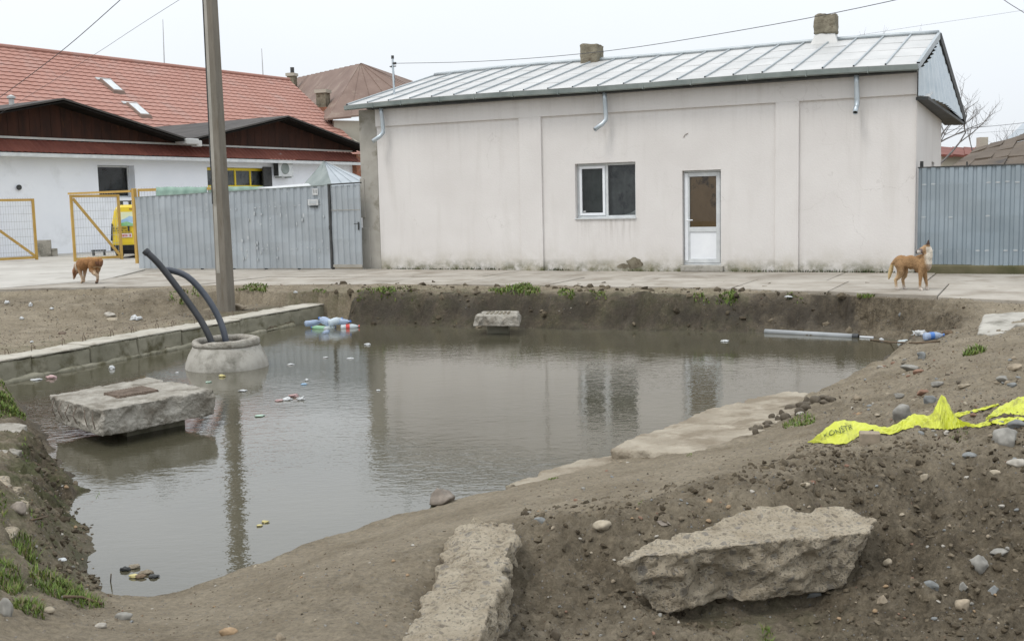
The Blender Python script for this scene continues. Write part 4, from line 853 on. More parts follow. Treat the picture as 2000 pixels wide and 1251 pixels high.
MB().hexa([WF(S0, 15.5, RRZ - .1), WF(SE, 15.5, RRZ - .1), WF(SE, 26, slope(5.0)), WF(S0, 26, slope(5.0)), WF(S0, 15.5, RRZ), WF(SE, 15.5, RRZ), WF(SE, 26, slope(5.0) + .1), WF(S0, 26, slope(5.0) + .1)]).build('rear_roof', 'red_tile', red)
MB().tube([WF(s_, 15.5, RRZ + .04) for s_ in np.linspace(S0, SE, 20)], .13, 8).build('ridge_tile', 'red_tile', red)
MB().prism([WF(S0, 6, -.1), WF(SE - .6, 6, -.1), WF(SE - .6, 25, -.1), WF(S0, 25, -.1)], (0, 0, slope(6.4) - .3)).build('wall', 'cream_render', red)
MB().prism([WF(SE - .7, 6, slope(6.0) - .3), WF(SE - .7, 15.5, RRZ - .3), WF(SE - .7, 25, slope(6.0) - .3)], WF.e * .2).build('gable_wall', 'cream_render', red)
pn = np.cross(WF.e, WF(0, 1, slope(1) - slope(0)) - WF(0, 0, 0))
for cx_, cy_ in ((220, 172), (272, 219)):
    c = onpl(cx_, cy_, WF(0, 15.5, RRZ), pn); t_ = WF.loc(c)[1]; s_ = WF.loc(c)[0]
    f_ = lambda a_, b_, h: WF(s_ + a_, t_ + b_, slope(t_ + b_) + h)
    q = lambda a_, b_, h: [f_(-a_, -b_, h), f_(a_, -b_, h), f_(a_, b_, h), f_(-a_, b_, h)]
    sk = MB().hexa(q(.38, .60, .0) + q(.34, .55, .18)).build('skylight', 'brown_sheet', red)
    MB().hexa(q(.27, .46, .175) + q(.27, .46, .195)).build('pane', 'dirty_pvc', sk); MB().hexa([f_(-.5, .6, .05), f_(.5, .6, .05), f_(.5, .78, .05), f_(-.5, .78, .05), f_(-.5, .6, .09), f_(.5, .6, .09), f_(.5, .78, .09), f_(-.5, .78, .09)]).build('flashing', 'roof_sheet', sk)
for (px_, y0_, y1_, lab) in ((318, 38, 134, 'thin whip antenna on the red ridge left of the concrete pole'), (511, 95, 152, 'short thin antenna on the red ridge right of the concrete pole')):
    b_ = onpl(px_ + 3, y1_, WF(0, 15.5, 0), WF.n); t2_ = onpl(px_, y0_, WF(0, 15.5, 0), WF.n); tag(MB().tube([b_ - np.array([0, 0, .3]), t2_], [.045, .02], 6).build('antenna', 'wire_grey', None), lab, 'antenna')

# ------------------------------------------------------------------ brown roofed house between the red roof and the white house
brn = empty('brown_roofed_house', (-9, 76, 0), 'house with a weathered brown sheet metal hip roof rising behind the red roof', 'house')
AP = ony(705, 123, 76); RB = ony(576, 152, 92); EL = ony(640, 231, 70); ER = ony(860, 205, 74); EBK = ony(500, 215, 98); EBR = ony(900, 190, 96)
def facet(a_, b_, c_, n, mat, name, parent, seam=.12):     # a roof face cut in strips from the ridge line a-b to the eave c(0)-c(1)
    for i in range(n):
        f0, f1 = i / n, (i + 1) / n; L = lambda p, q, f: np.array(p) * (1 - f) + np.array(q) * f
        q = [L(c_[0], c_[1], f0), L(c_[0], c_[1], f1), L(a_, b_, f1), L(a_, b_, f0)]; q = [p + np.array([0, 0, .0 if k in (0, 3) else -seam * .4]) for k, p in enumerate(q)]
        MB().hexa([p - np.array([0, 0, .12]) for p in q] + q).build(name, mat, parent)
facet(RB, AP, (EBK, EL), 14, 'brown_sheet', 'roof_strip', brn); facet(AP - np.array([.05, 0, 0]), AP, (EL, ER), 5, 'brown_sheet', 'roof_strip', brn); facet(AP, AP + np.array([.05, .1, 0]), (ER, EBR), 6, 'brown_sheet', 'roof_strip', brn)
cl_ = [EL + np.array([.3, .5, 0]), ER + np.array([-.3, .5, 0]), EBR + np.array([-.4, -.4, 0]), EBK + np.array([.5, -.2, 0])]; zt_ = min(p[2] for p in cl_) - .1
MB().prism([(p[0], p[1], 0) for p in cl_], (0, 0, zt_)).build('wall', 'cream_render', brn)
for (cx_, y0_, y1_, w_, dep, pipe) in ((571, 143, 170, 14, 88, True), (632, 175, 215, 20, 73.5, False)):
    c0 = ony(cx_, y1_, dep); c1 = ony(cx_, y0_, dep); ww = w_ * dep / 2100; f_ = Fr(c0, (1, -.3))
    co = MB().box(f_, (-ww / 2, -ww / 2, -1.0), (ww / 2, ww / 2, c1[2] - c0[2])).build('chimney', 'chimney_render', brn)
    MB().box(f_, (-ww / 2 - .08, -ww / 2 - .08, c1[2] - c0[2] - .25), (ww / 2 + .08, ww / 2 + .08, c1[2] - c0[2] - .02)).build('cap', 'cream_render', co)
    if pipe: MB().tube([c1 - np.array([0, 0, .2]), c1 + np.array([0, 0, .45])], .16, 8).build('flue', 'dark_trim', co)
    else: MB().box(f_, (-ww / 2 - .1, -ww / 2 - .1, -1.0), (ww / 2 + .1, ww / 2 + .1, .15)).build('foot', 'brick_red', co)

# ------------------------------------------------------------------ kiosk roof behind the fence gate, white canopy sheet, green net
kio = empty('kiosk', (-5.6, 34, 0), 'small shed with grey pyramid sheet roof behind the fence gate', 'shed')
ka = ony(632, 314, 34.5); kl = ony(588, 366, 34.0); kf = ony(650, 366, 32.6); kr = ony(745, 362, 33.5); kb = ony(660, 352, 36.5)
facet(ka, ka + np.array([.02, 0, 0]), (kl, kf), 2, 'gutter', 'roof_sheet', kio, .02); facet(ka, ka + np.array([.02, 0, 0]), (kf, kr), 4, 'fence_sheet', 'roof_sheet', kio, .05)  # left face in a darker material, painting its shade
facet(ka, ka + np.array([.02, 0, 0]), (kr, kb), 2, 'roof_sheet', 'roof_sheet', kio, .02); facet(ka, ka + np.array([.02, 0, 0]), (kb, kl), 2, 'roof_sheet', 'roof_sheet', kio, .02)
MB().prism([(p[0], p[1], 0) for p in (kl + (kf - kl) * .1, kf, kr, kb)], (0, 0, 2.15)).build('wall', 'white_paint', kio)
c = [ony(504, 366, 31.5), ony(560, 370, 30.2), ony(610, 364, 29.8), ony(602, 358, 31.5)]
tag(MB().hexa([p - np.array([0, 0, .04]) for p in c] + c).build('canopy_sheet', 'litter_white', None), 'white sheet canopy just above the fence left of the number plate', 'canopy')
for (x0, x1, y0, y1, dep, lab) in ((305, 404, 365, 400, 32.0, 'green shade net hung on the wire fence left of the concrete pole'), (408, 515, 364, 392, 33.0, 'green shade net hung below the yellow garage door frame')):
    m = MB(); nn_ = 30; vs_ = []
    for i in range(nn_ + 1):
        u = i / nn_
        for j in range(5):
            w_ = j / 4; p = ony(x0 + (x1 - x0) * u, y0 + (y1 - y0) * w_ + .5 * math.sin(u * 17), dep + .012 * math.sin(u * 31 + w_ * 3)); vs_.append(p)
    m.add(vs_, [(i * 5 + j, (i + 1) * 5 + j, (i + 1) * 5 + j + 1, i * 5 + j + 1) for i in range(nn_) for j in range(4)])
    o = m.build('shade_net', 'green_net', None, smooth=True); sm = o.modifiers.new('t', 'SOLIDIFY'); sm.thickness = .01; tag(o, lab, 'net')

# ------------------------------------------------------------------ yellow wire mesh gates
def mesh_gate(A_, B_, h, label, diag, flip=False, name='yellow_gate', hb=.10, w=.05, rails=True, cat='gate'):
    A_ = np.array(A_); B_ = np.array(B_); fr = Fr(A_, B_ - A_); L = float(np.linalg.norm((B_ - A_)[:2])); g = empty(name, A_, label, cat, 'yellow wire mesh gates'); w = w * .8
    for s_ in (0, L): MB().box(fr, (s_ - w, -w, .0), (s_ + w, w, h)).build('post', 'yellow_paint', g, bev=.008)
    for z_ in ((hb, h - .04) if rails else (h - .04,)): MB().box(fr, (w + .002, -w * .8, z_ - .04), (L - w - .002, w * .8, z_ + .04)).build('rail', 'yellow_paint', g)
    if diag:
        a_, b_ = ((.06, h - .12), (L - .06, hb + .06))
        if flip: a_, b_ = (L - .06, h - .12), (.06, hb + .06)
        d = np.array([b_[0] - a_[0], b_[1] - a_[1]]); d /= np.linalg.norm(d); nn2 = np.array([-d[1], d[0]]) * .04
        MB().prism([fr(a_[0] + nn2[0], -.03, a_[1] + nn2[1]), fr(a_[0] - nn2[0], -.03, a_[1] - nn2[1]), fr(b_[0] - nn2[0], -.03, b_[1] - nn2[1]), fr(b_[0] + nn2[0], -.03, b_[1] + nn2[1])], fr.n * .05).build('brace', 'yellow_paint', g)
    m = MB(); n_ = int(L / .085)
    for i in range(1, n_): m.box(fr, (L * i / n_ - .003, .012, hb), (L * i / n_ + .003, .018, h + .05))
    for z_ in np.linspace(hb + .2, h - .25, 7): m.box(fr, (w, .021, z_ - .005), (L - w, .029, z_ + .005))
    tag(m.build('wire_mesh', 'wire_grey', g), kind='stuff'); return g
mesh_gate(onz(72, 508, 0), onz(-70, 516, 0), 2.10, 'open yellow mesh gate leaf at the left edge with a diagonal brace', True, True)
p147 = onz(147, 512, 0); p237 = onz(238, 507, 0); p268 = onz(270, 515, 0)
mesh_gate(p147, p237, 2.16, 'yellow mesh gate leaf with a diagonal brace in front of the yellow van', True)
fr_ = Fr(p147, p268 - p147); LL = float(np.linalg.norm(p268 - p147))
gfr = empty('gate_frame', p268, 'tall yellow gate post with a thin top bar next to the sheet metal fence', 'gate', 'yellow wire mesh gates')
MB().box(fr_, (LL - .06, -.06, 0), (LL + .06, .06, 2.28)).build('post', 'yellow_paint', gfr, bev=.008); MB().box(fr_, (-.05, -.075, 2.17), (LL - .062, -.055, 2.235)).build('top_bar', 'yellow_paint', gfr)
mesh_gate(p268 + np.array([.12, .05, 0]), p268 + LF.e * 2.4 + LF.n * .9, 2.27, 'yellow framed wire mesh panel behind the left end of the sheet fence', False, False, 'mesh_panel', w=.03)

# ------------------------------------------------------------------ yellow van
VQ = onz(245, 505, 0); VF = Fr((VQ[0] + .42, VQ[1], 0), (1, .12)); VF.o = VF(0, 0, 0)
van = empty('yellow_van', VF(0, 1.9, 0), 'yellow panel van parked behind the gate with a picture on its rear window', 'van')
prof = [(-.80, .42), (-.84, .62), (-.845, .95), (-.80, 1.25), (-.73, 1.62), (-.66, 1.76), (-.50, 1.82), (.50, 1.82), (.66, 1.76), (.73, 1.62), (.80, 1.25), (.845, .95), (.84, .62), (.80, .42)]
secs = [(0.0, .94, .0), (.04, .985, .0), (.25, 1.0, .0), (2.3, 1.0, .0), (2.6, .98, -.05)]
m = MB(); n_ = len(prof)
for t_, k, dz in secs:
    lean = lambda z_: t_ + (.10 * max(0, z_ - .95) if t_ < .1 else 0)
    m.v += [tuple(VF(x * k, lean(z_), .42 + (z_ - .42) * k + dz * (z_ > 1.2))) for x, z_ in prof]
q0 = len(m.v); front = [(3.15, .62), (3.9, .50)]
for t_, kz in ((3.3, .66), (4.0, .42), (4.08, .2)): m.v += [tuple(VF(x * (.98 if t_ < 4 else .92), t_, .42 + (z_ - .42) * kz)) for x, z_ in prof]
ns_ = len(secs) + 3
m.f = [(a_ * n_ + j, (a_ + 1) * n_ + j, (a_ + 1) * n_ + (j + 1) % n_, a_ * n_ + (j + 1) % n_) for a_ in range(ns_ - 1) for j in range(n_)] + [tuple(range(n_)), tuple((ns_ - 1) * n_ + j for j in range(n_))[::-1]]
m.build('body', 'van_yellow', van, bev=.02)
rearp = lambda x, z_, o=.012: VF(x, -.0 + .10 * max(0, z_ - .95) - o, z_)
MB().prism([rearp(-.60, 1.10), rearp(.60, 1.10), rearp(.55, 1.58), rearp(-.55, 1.58)], VF.n * .01).build('rear_window', 'print_pale', van)
pic = MB().prism([rearp(-.52, 1.14, .02), rearp(.05, 1.14, .02), rearp(-.02, 1.40, .02), rearp(-.20, 1.44, .02), rearp(-.34, 1.36, .02), rearp(-.50, 1.30, .02)], VF.n * .006).build('picture', 'print_blue', van)
MB().prism([rearp(-.52, 1.11, .026), rearp(.54, 1.11, .026), rearp(.30, 1.22, .026), rearp(-.05, 1.17, .026), rearp(-.30, 1.26, .026), rearp(-.50, 1.20, .026)], VF.n * .006).build('picture', 'print_green', van)
MB().prism([rearp(.02, .46), rearp(.62, .46), rearp(.62, .95), rearp(.30, .95), rearp(.10, .80), rearp(.03, .64)], VF.n * .008).build('picture', 'print_blue', van)
MB().box(VF, (-.86, -.09, .27), (.86, .12, .47)).build('bumper', 'rubber', van, bev=.03)
MB().box(VF, (-.70, -.02, .16), (.70, 2.6, .30)).build('underbody', 'rubber', van)
for sd in (-1, 1):
    MB().prism([VF(sd * .845, -.005, .62), VF(sd * .70, -.01, .60) if 0 else VF(sd * .78, -.012, .62), VF(sd * .76, -.012, 1.18), VF(sd * .80, .0, 1.2)], VF.n * .05).build('tail_light', 'cap_red' if sd > 0 else 'rubber', van)
    for t_ in (.62, 3.2):
        w_ = MB().lathe([(.20, 0), (.29, .01), (.31, .05), (.31, .13), (.29, .18), (.2, .19)], VF(sd * .72 - .095, t_, .31), 20, axis=VF.e).build('wheel', 'rubber', van)
        MB().lathe([(.02, 0), (.18, .02), (.19, .0)], VF(sd * .72 + sd * .10, t_, .31), 16, axis=VF.e * sd).build('rim', 'gutter', w_)
pl = MB().prism([rearp(-.58, .72, .016), rearp(-.14, .72, .016), rearp(-.14, .86, .016), rearp(-.58, .86, .016)], VF.n * .01).build('number_plate', 'plate_white', van)
def print_row(x0, x1, z0, z1, n, mat, parent, o=.016, seed=0):      # lettering too small to read in the photograph: a row of short marks
    rn = random.Random(seed); m = MB(); w = (x1 - x0) / n
    for i in range(n):
        if rn.random() < .14: continue
        a, c = x0 + w * (i + .12), x0 + w * (i + .12 + rn.uniform(.5, .72)); d = rn.uniform(0, .25) * (z1 - z0)
        m.prism([rearp(a, z0, o), rearp(c, z0, o), rearp(c, z1 - d, o), rearp(a, z1 - d, o)], VF.n * .004)
    return m.build('print', mat, parent)
print_row(-.55, -.17, .75, .83, 7, 'letter_red', pl, .020, 1); print_row(-.74, -.30, 1.005, 1.06, 11, 'dark_trim', van, .016, 2); print_row(-.74, -.30, .93, .98, 12, 'dark_trim', van, .016, 3); print_row(-.60, -.14, .875, .905, 10, 'dark_trim', van, .016, 4)
MB().box(VF, (-.27, -.02, .93), (-.21, .0, 1.10)).build('door_handle', 'dark_trim', van); MB().prism([rearp(-.20, 1.66), rearp(-.02, 1.66), rearp(-.02, 1.69), rearp(-.20, 1.69)], VF.n * .01).build('brake_light', 'brick_red', van)
MB().tube([rearp(.12, .95, .03), rearp(.10, 1.3, .03), rearp(.14, 1.5, .03)], .012, 5).build('wiper', 'dark_trim', van)
for t_ in (.55, 1.8):
    rb = MB().box(VF, (-.62, t_ - .03, 1.93), (.62, t_ + .03, 1.965)).build('roof_bar', 'dark_trim', van)
    for sd in (-1, 1): MB().box(VF, (sd * .54 - .05, t_ - .03, 1.80), (sd * .54 + .04, t_ + .03, 1.93)).build('foot', 'dark_trim', rb)

# ------------------------------------------------------------------ houses and bare trees beyond the right-hand fence
rb = empty('patched_roof_house', (16, 38, 0), 'low house with a dark brown patched sheet roof behind the blue-grey fence', 'house')
ra = ony(2080, 236, 40); rbk = ony(1930, 276, 52); e0 = ony(1846, 336, 34); e1 = ony(2070, 352, 29); mid = ony(1905, 292, 40)
def patch_face(c00, c10, c11, c01, nu, nv, parent):
    L = lambda u, v: (np.array(c00) * (1 - u) + np.array(c10) * u) * (1 - v) + (np.array(c01) * (1 - u) + np.array(c11) * u) * v
    for i in range(nu):
        for j in range(nv):
            d_ = random.uniform(0, .05); q = [L(i / nu, j / nv), L((i + 1) / nu, j / nv), L((i + 1) / nu, (j + 1) / nv), L(i / nu, (j + 1) / nv)]; q = [p + np.array([0, 0, d_ + random.uniform(-.03, .03)]) for p in q]
            MB().hexa([p - np.array([0, 0, .06]) for p in q] + q).build('roof_sheet', 'patched_roof', parent)
patch_face(e0, e1, ra, mid, 6, 5, rb)
MB().prism([(p[0], p[1], 0) for p in (e0 + np.array([.4, .3, 0]), e1 + np.array([-.2, .4, 0]), ra, mid)], (0, 0, 2.1)).build('wall', 'cream_render', rb)
rg = empty('grey_roofed_house', (22, 50, 0), 'grey-blue metal roof slope at the right edge above the patched roof', 'house')
q = [ony(1955, 282, 50), ony(2120, 300, 47), ony(2150, 170, 52), ony(2040, 200, 54)]
facet(q[3], q[2], (q[0], q[1]), 5, 'fence_sheet', 'roof_strip', rg); MB().prism([(p[0], p[1], 0) for p in q], (0, 0, 3.0)).build('wall', 'cream_render', rg)
ro = empty('far_red_roofed_house', (24, 58, 0), 'far low house with a dark red roof edge beside the white gable corner', 'house')
q = [ony(1838, 301, 58), ony(1932, 301, 58), ony(1926, 287, 62), ony(1838, 286, 62)]; facet(q[3], q[2], (q[0], q[1]), 4, 'corrugated_red', 'roof_strip', ro)
MB().prism([(ony(1838, 330, 58.4)[0], 58.4, 0), (ony(1930, 330, 58.4)[0], 58.4, 0), (ony(1930, 330, 62)[0], 63, 0), (ony(1838, 330, 62)[0], 63, 0)], (0, 0, q[0][2] - .05)).build('wall', 'cream_render', ro)
cb = ony(1918, 292, 60); MB().box(Fr(cb, (1, 0)), (-.22, -.25, -.3), (.22, .25, .66)).build('chimney', 'cream_render', ro)
def bare_tree(base, h, lean, label, seed, spread=.75):
    rn = random.Random(seed); t = empty('bare_tree', base, label, 'tree', 'leafless trees behind the houses'); tr = MB(); br = MB()
    def grow(p, d, L, r, lv, m):
        n_ = 4; pts = [Vector(p)]; dd = Vector(d)
        for i in range(n_):
            dd = (dd + Vector((rn.uniform(-.16, .16), rn.uniform(-.16, .16), rn.uniform(-.06, .14)))).normalized(); pts.append(pts[-1] + dd * L / n_)
        m.tube(pts, [r * (1 - .5 * i / n_) for i in range(n_ + 1)], 5 if lv else 8, cap=False)
        if lv >= 5 or L < .22: return
        for k_ in range(rn.randint(2, 3) + (1 if lv < 3 else 0)):
            q_ = pts[rn.randint(2, n_)]; ax = Vector((rn.uniform(-1, 1), rn.uniform(-1, 1), rn.uniform(-.1, .8))).normalized(); grow(q_, (dd * (1 - spread * .6) + ax * spread).normalized(), L * rn.uniform(.55, .75), r * .52, lv + 1, br)
    grow(Vector(base), Vector(lean), h * .42, h * .016, 0, tr); tr.build('trunk', 'hazy_bark', t, smooth=True); br.build('crown', 'hazy_bark', t, smooth=True); return t
def tb(px, dep): p = ony(px, 400, dep); return (p[0], p[1], 0)
bare_tree(tb(1815, 44), 7.8, (.0, 0, 1), 'bare grey tree spreading twigs past the right gable', 4)
bare_tree(tb(1832, 47), 6.6, (.02, 0, 1), 'lower bare tree with twigs beside the right gable edge', 11)
bare_tree(tb(1668, 60), 11.2, (-.04, 0, 1), 'bare treetop showing just right of the second chimney', 23)
bare_tree(tb(1735, 66), 11.6, (.04, 0, 1), 'bare treetop peeping over the ridge near the right gable', 31)
bare_tree(tb(1872, 62), 5.2, (0, 0, 1), 'small bare shrub-like tree above the far red roof', 41)
# ------------------------------------------------------------------ low concrete wall along the pond
KZ = -.30; K1 = onz(0, 704, KZ); K2 = onz(634, 593, KZ); KF = Fr((K1[0], K1[1], 0), K2 - K1); KL = float(np.linalg.norm(K2 - K1))
kw = empty('concrete_wall', KF(KL / 2, .2, WZ), 'low concrete retaining wall with rusty wire loops along the left pond edge', 'wall')
cuts = [-3.0] + [KF.loc(onz(px_, py_, KZ))[0] for px_, py_ in ((60, 693), (175, 673), (268, 657), (358, 642), (470, 622))] + [KL]
for i in range(len(cuts) - 1):
    a_, b_ = cuts[i] + .004, cuts[i + 1] - .004; dz = random.uniform(-.012, .012); dt = random.uniform(-.012, .012)
    m = MB().box(KF, (a_, dt, -1.1), (b_, .46, KZ - .035 + dz)); me = remesh(m.mesh('b'), .03); c = vco(me); n_ = vno(me)
    setco(me, c + n_ * (.012 * fbm(c[:, 0] * 4, c[:, 1] * 4, c[:, 2] * 6, o=4, s=i))[:, None]); smooth_all(me); link('block', me, 'wall_concrete', kw)
    m = MB().box(KF, (a_, dt - .012, KZ - .034 + dz), (b_, .47, KZ + dz)); me = remesh(m.mesh('b'), .02); c = vco(me); n_ = vno(me)
    setco(me, c + n_ * (.008 * fbm(c[:, 0] * 6, c[:, 1] * 6, c[:, 2] * 6, o=4, s=i + 9))[:, None]); smooth_all(me); link('coping', me, 'coping_concrete', kw)
m = MB().box(KF, (-3.0, -.10, -1.1), (KL - 1.2, .0, WZ + .045)); me = remesh(m.mesh('b'), .03); c = vco(me); n_ = vno(me); setco(me, c + n_ * (.04 * fbm(c[:, 0] * 3, c[:, 1] * 3, c[:, 2] * 3, o=4))[:, None]); smooth_all(me); link('footing', me, 'wall_concrete', kw)
for px_, py_ in ((8, 692), (54, 683), (115, 673), (150, 666), (212, 657), (246, 650), (298, 642), (336, 637), (382, 630), (410, 625), (450, 617), (490, 609), (530, 601)):
    s_, t_, _ = KF.loc(onz(px_, py_, KZ)); t_ = min(max(t_, .08), .4); w_ = random.uniform(.018, .03); h_ = random.uniform(.05, .085)
    MB().tube([KF(s_ - w_, t_, KZ - .02), KF(s_ - w_, t_, KZ + h_), KF(s_ - w_ * .4, t_, KZ + h_ + .02), KF(s_ + w_ * .6, t_ + .01, KZ + h_ + .015), KF(s_ + w_, t_, KZ + h_ - .02), KF(s_ + w_ * 1.3, t_, KZ + .01)], .0055, 5).build('wire_loop', 'rust', kw)

# ------------------------------------------------------------------ manhole cone with two pipes
_m0 = onz(445, 727, WZ); MC = np.array([_m0[0] * (_m0[1] + .56) / _m0[1], _m0[1] + .56, 0])
mh = empty('manhole_cone', (MC[0], MC[1], WZ), 'round grey precast concrete manhole cone standing in the water', 'manhole')
cone = MB().lathe([(.575, -1.2), (.57, WZ), (.56, WZ + .08), (.515, WZ + .20), (.47, WZ + .27), (.455, WZ + .30), (.40, WZ + .305), (.36, WZ + .2), (.36, -1.2)], MC, 56).build('cone', 'cast_concrete', mh, smooth=True)
me = cone.data; c = vco(me); n_ = vno(me); setco(me, c + n_ * (.006 * fbm(c[:, 0] * 7, c[:, 1] * 7, c[:, 2] * 7, o=3))[:, None])
mr = MB(); prof = [(.365, WZ + .303), (.452, WZ + .303), (.468, WZ + .33), (.462, WZ + .385), (.44, WZ + .405), (.385, WZ + .405), (.362, WZ + .37)]; mr.lathe(prof, MC, 64, close=True)
rim = mr.build('rim', 'slab_concrete', mh, smooth=True); me = rim.data; c = vco(me); d = c - MC; an = np.arctan2(d[:, 1], d[:, 0])
c[:, 2] -= (.05 * np.exp(-((an + 2.3) / .35) ** 2) + .012 * fbm(c[:, 0] * 6, c[:, 1] * 6, o=3)) * (c[:, 2] > WZ + .36); setco(me, c)
def smoothpath(P, n=28):
    P = [np.array(p) for p in P]; o = []
    for t_ in np.linspace(0, len(P) - 1, n):
        i = min(int(t_), len(P) - 2); f = t_ - i; p0, p1, p2, p3 = P[max(i - 1, 0)], P[i], P[i + 1], P[min(i + 2, len(P) - 1)]
        o.append(.5 * ((2 * p1) + (-p0 + p2) * f + (2 * p0 - 5 * p1 + 4 * p2 - p3) * f * f + (-p0 + 3 * p1 - 3 * p2 + p3) * f ** 3))
    return o
def pipe(P, r, mat, label, name='plastic_pipe', seg=14):
    pts = smoothpath(P); o = MB().tube(pts, r, seg, cap=False).build(name, mat, None, smooth=True); sm = o.modifiers.new('t', 'SOLIDIFY'); sm.thickness = .008
    return tag(o, label, 'pipe')
my = MC[1]
p1 = pipe([ony(425, 700, my - .1), ony(410, 660, my - .1), ony(390, 622, my - .05), ony(350, 566, my), ony(310, 515, my), ony(284, 490, my)], .045, 'black_plastic', 'black plastic pipe rising from the manhole and leaning left, open end on top')
e_ = ony(284, 490, my) - ony(310, 515, my); e_ /= np.linalg.norm(e_); MB().lathe([(.052, -.05), (.054, .0), (.05, .01)], ony(284, 490, my), 14, axis=e_).build('end_collar', 'black_plastic', p1)
pipe([ony(446, 700, my + .1), ony(440, 660, my + .1), ony(428, 622, my + .15), ony(402, 578, my + .2), ony(366, 540, my + .22), ony(330, 527, my + .2), ony(322, 530, my + .16)], .045, 'grey_plastic', 'grey-blue plastic pipe bending over from the manhole behind the black one')

# ------------------------------------------------------------------ rough blocks of concrete
def rough(name, top, th, voxel, amp, mat, label, cat, freq=6.0, bottom_in=0.0, parent=None, seed=0, vec=None, chips=60):
    top = [np.array(p, float) for p in top]; c = sum(top) / len(top); m = MB(); n_ = len(top); v = np.array([0, 0, -th]) if vec is None else np.array(vec, float)
    bot = [c + (p - c) * (1 - bottom_in) + v for p in top]
    m.add(bot + top + [c], [tuple(range(n_))[::-1]] + [(i, (i + 1) % n_, (i + 1) % n_ + n_, i + n_) for i in range(n_)] + [(n_ + i, n_ + (i + 1) % n_, 2 * n_) for i in range(n_)])
    me = remesh(m.mesh(name), voxel, 1); q = vco(me); nn_ = vno(me); f = freq; rn = np.random.default_rng(seed)
    side_i = np.nonzero(np.abs(nn_[:, 2]) < .6)[0]
    for k in range(chips if len(side_i) else 0):        # knock flat fracture faces off the edges
        i = side_i[rn.integers(len(side_i))]; p0 = q[i]; a_ = nn_[i] + rn.normal(size=3) * .4 + np.array([0, 0, rn.choice([.6, .0, -.4])]); a_ /= np.linalg.norm(a_)
        rad = rn.uniform(.06, .17) * min(1, th * 5); ds = np.linalg.norm(q - p0, axis=1) / rad; w = np.clip(1.6 * (1 - ds ** 2), 0, 1)
        e_ = np.clip(np.clip((q - p0) @ a_ + rn.uniform(.0, .02) * min(1, th * 5), 0, .05) , 0, None) * w; q = q - e_[:, None] * a_[None]
    d = amp * (fbm(q[:, 0] * f, q[:, 1] * f, q[:, 2] * f, o=4, s=seed, g=.55)); side = 1 - np.abs(nn_[:, 2]) * .55
    d = d * side + amp * .45 * (1 - np.abs(fbm(q[:, 0] * f * 1.7, q[:, 1] * f * 1.7, q[:, 2] * f * 1.7, o=3, s=seed + 5)) * 2) * side
    d = d + amp * .22 * fbm(q[:, 0] * f * 6, q[:, 1] * f * 6, q[:, 2] * f * 6, o=2, s=seed + 8)
    setco(me, q + nn_ * d[:, None]); smooth_all(me); o = link(name, me, mat, parent)
    if label: tag(o, label, cat)
    return o
# square cover slab with a rusty grate, on its shaft
zc = -.22; cor = [onz(97, 772, zc), onz(196, 801, zc - .01), onz(421, 759, zc), onz(290, 737, zc)]
cov = empty('manhole_slab', (np.mean([p[0] for p in cor]), np.mean([p[1] for p in cor]), WZ), 'thick square concrete manhole slab with a rusty grate, left in the pond', 'manhole')
rough('slab', cor, .26, .013, .012, 'slab_concrete', None, None, 9, .03, cov, 3, chips=26)
cc_ = np.mean(cor, axis=0); MB().prism([cc_ + (p - cc_) * .52 + np.array([.05, .12, -.18]) for p in cor], (0, 0, -.8)).build('shaft', 'wall_concrete', cov)
g0, g1, g2, g3 = [onz(px_, py_, zc + .012) for px_, py_ in ((202, 768), (232, 775), (310, 762), (278, 754))]
gr = MB().hexa([p - np.array([0, 0, .02]) for p in (g0, g1, g2, g3)] + [p - np.array([0, 0, .004]) for p in (g0, g1, g2, g3)]).build('grate', 'rust', cov)
for i in range(15):
    u = (i + .5) / 15; a_ = g0 * (1 - u) + g3 * u; b_ = g1 * (1 - u) + g2 * u; w_ = (g3 - g0) / 15 * .28
    MB().hexa([p - np.array([0, 0, .006]) for p in (a_ - w_, b_ - w_, b_ + w_, a_ + w_)] + [p + np.array([0, 0, .010]) for p in (a_ - w_, b_ - w_, b_ + w_, a_ + w_)]).build('bar', 'rust', gr)
for i in range(6):
    u = (i + .6) / 6.5; p = cor[0] * (1 - u) + cor[1] * u - np.array([0, .01, .03]); dv = np.array([random.uniform(-.03, .03), -.02, 0])
    MB().tube([p, p + dv + np.array([0, -.015, -.08]), p + dv * .5 + np.array([.01, .01, -.17])], .004, 5).build('rebar', 'rust', cov)
# far cover slab
zf = -.27; f4 = [onz(926, 617, zf), onz(1012, 617, zf), onz(1016, 606, zf), onz(941, 607, zf)]
cv2 = empty('manhole_slab', (np.mean([p[0] for p in f4]), np.mean([p[1] for p in f4]), WZ), 'pale concrete manhole slab with slotted top standing near the far bank', 'manhole')
c2 = np.mean(f4, axis=0); rough('slab', [c2 + (p - c2) * 1.0 for p in f4], .17, .014, .010, 'slab_concrete', None, None, 9, -.06, cv2, 6)
MB().prism([c2 + (p - c2) * .5 + np.array([.0, .15, -.15]) for p in f4], (0, 0, -.9)).build('shaft', 'wall_concrete', cv2)
for i in range(6):
    u0, u1 = .22 + .1 * i, .27 + .1 * i; A2 = lambda u, v: (f4[0] * (1 - u) + f4[1] * u) * (1 - v) + (f4[3] * (1 - u) + f4[2] * u) * v + np.array([0, 0, .012])
    MB().hexa([p - np.array([0, 0, .03]) for p in (A2(u0, .3), A2(u1, .3), A2(u1, .8), A2(u0, .8))] + [A2(u0, .3), A2(u1, .3), A2(u1, .8), A2(u0, .8)]).build('slot', 'chimney_render', cv2)
rbk_ = onz(987, 650, WZ); MB().tube([rbk_ + np.array([0, .12, -.5]), rbk_ + np.array([0, .12, .09])], .055, 10).build('red_pipe_stub', 'cap_red', cv2, smooth=True)
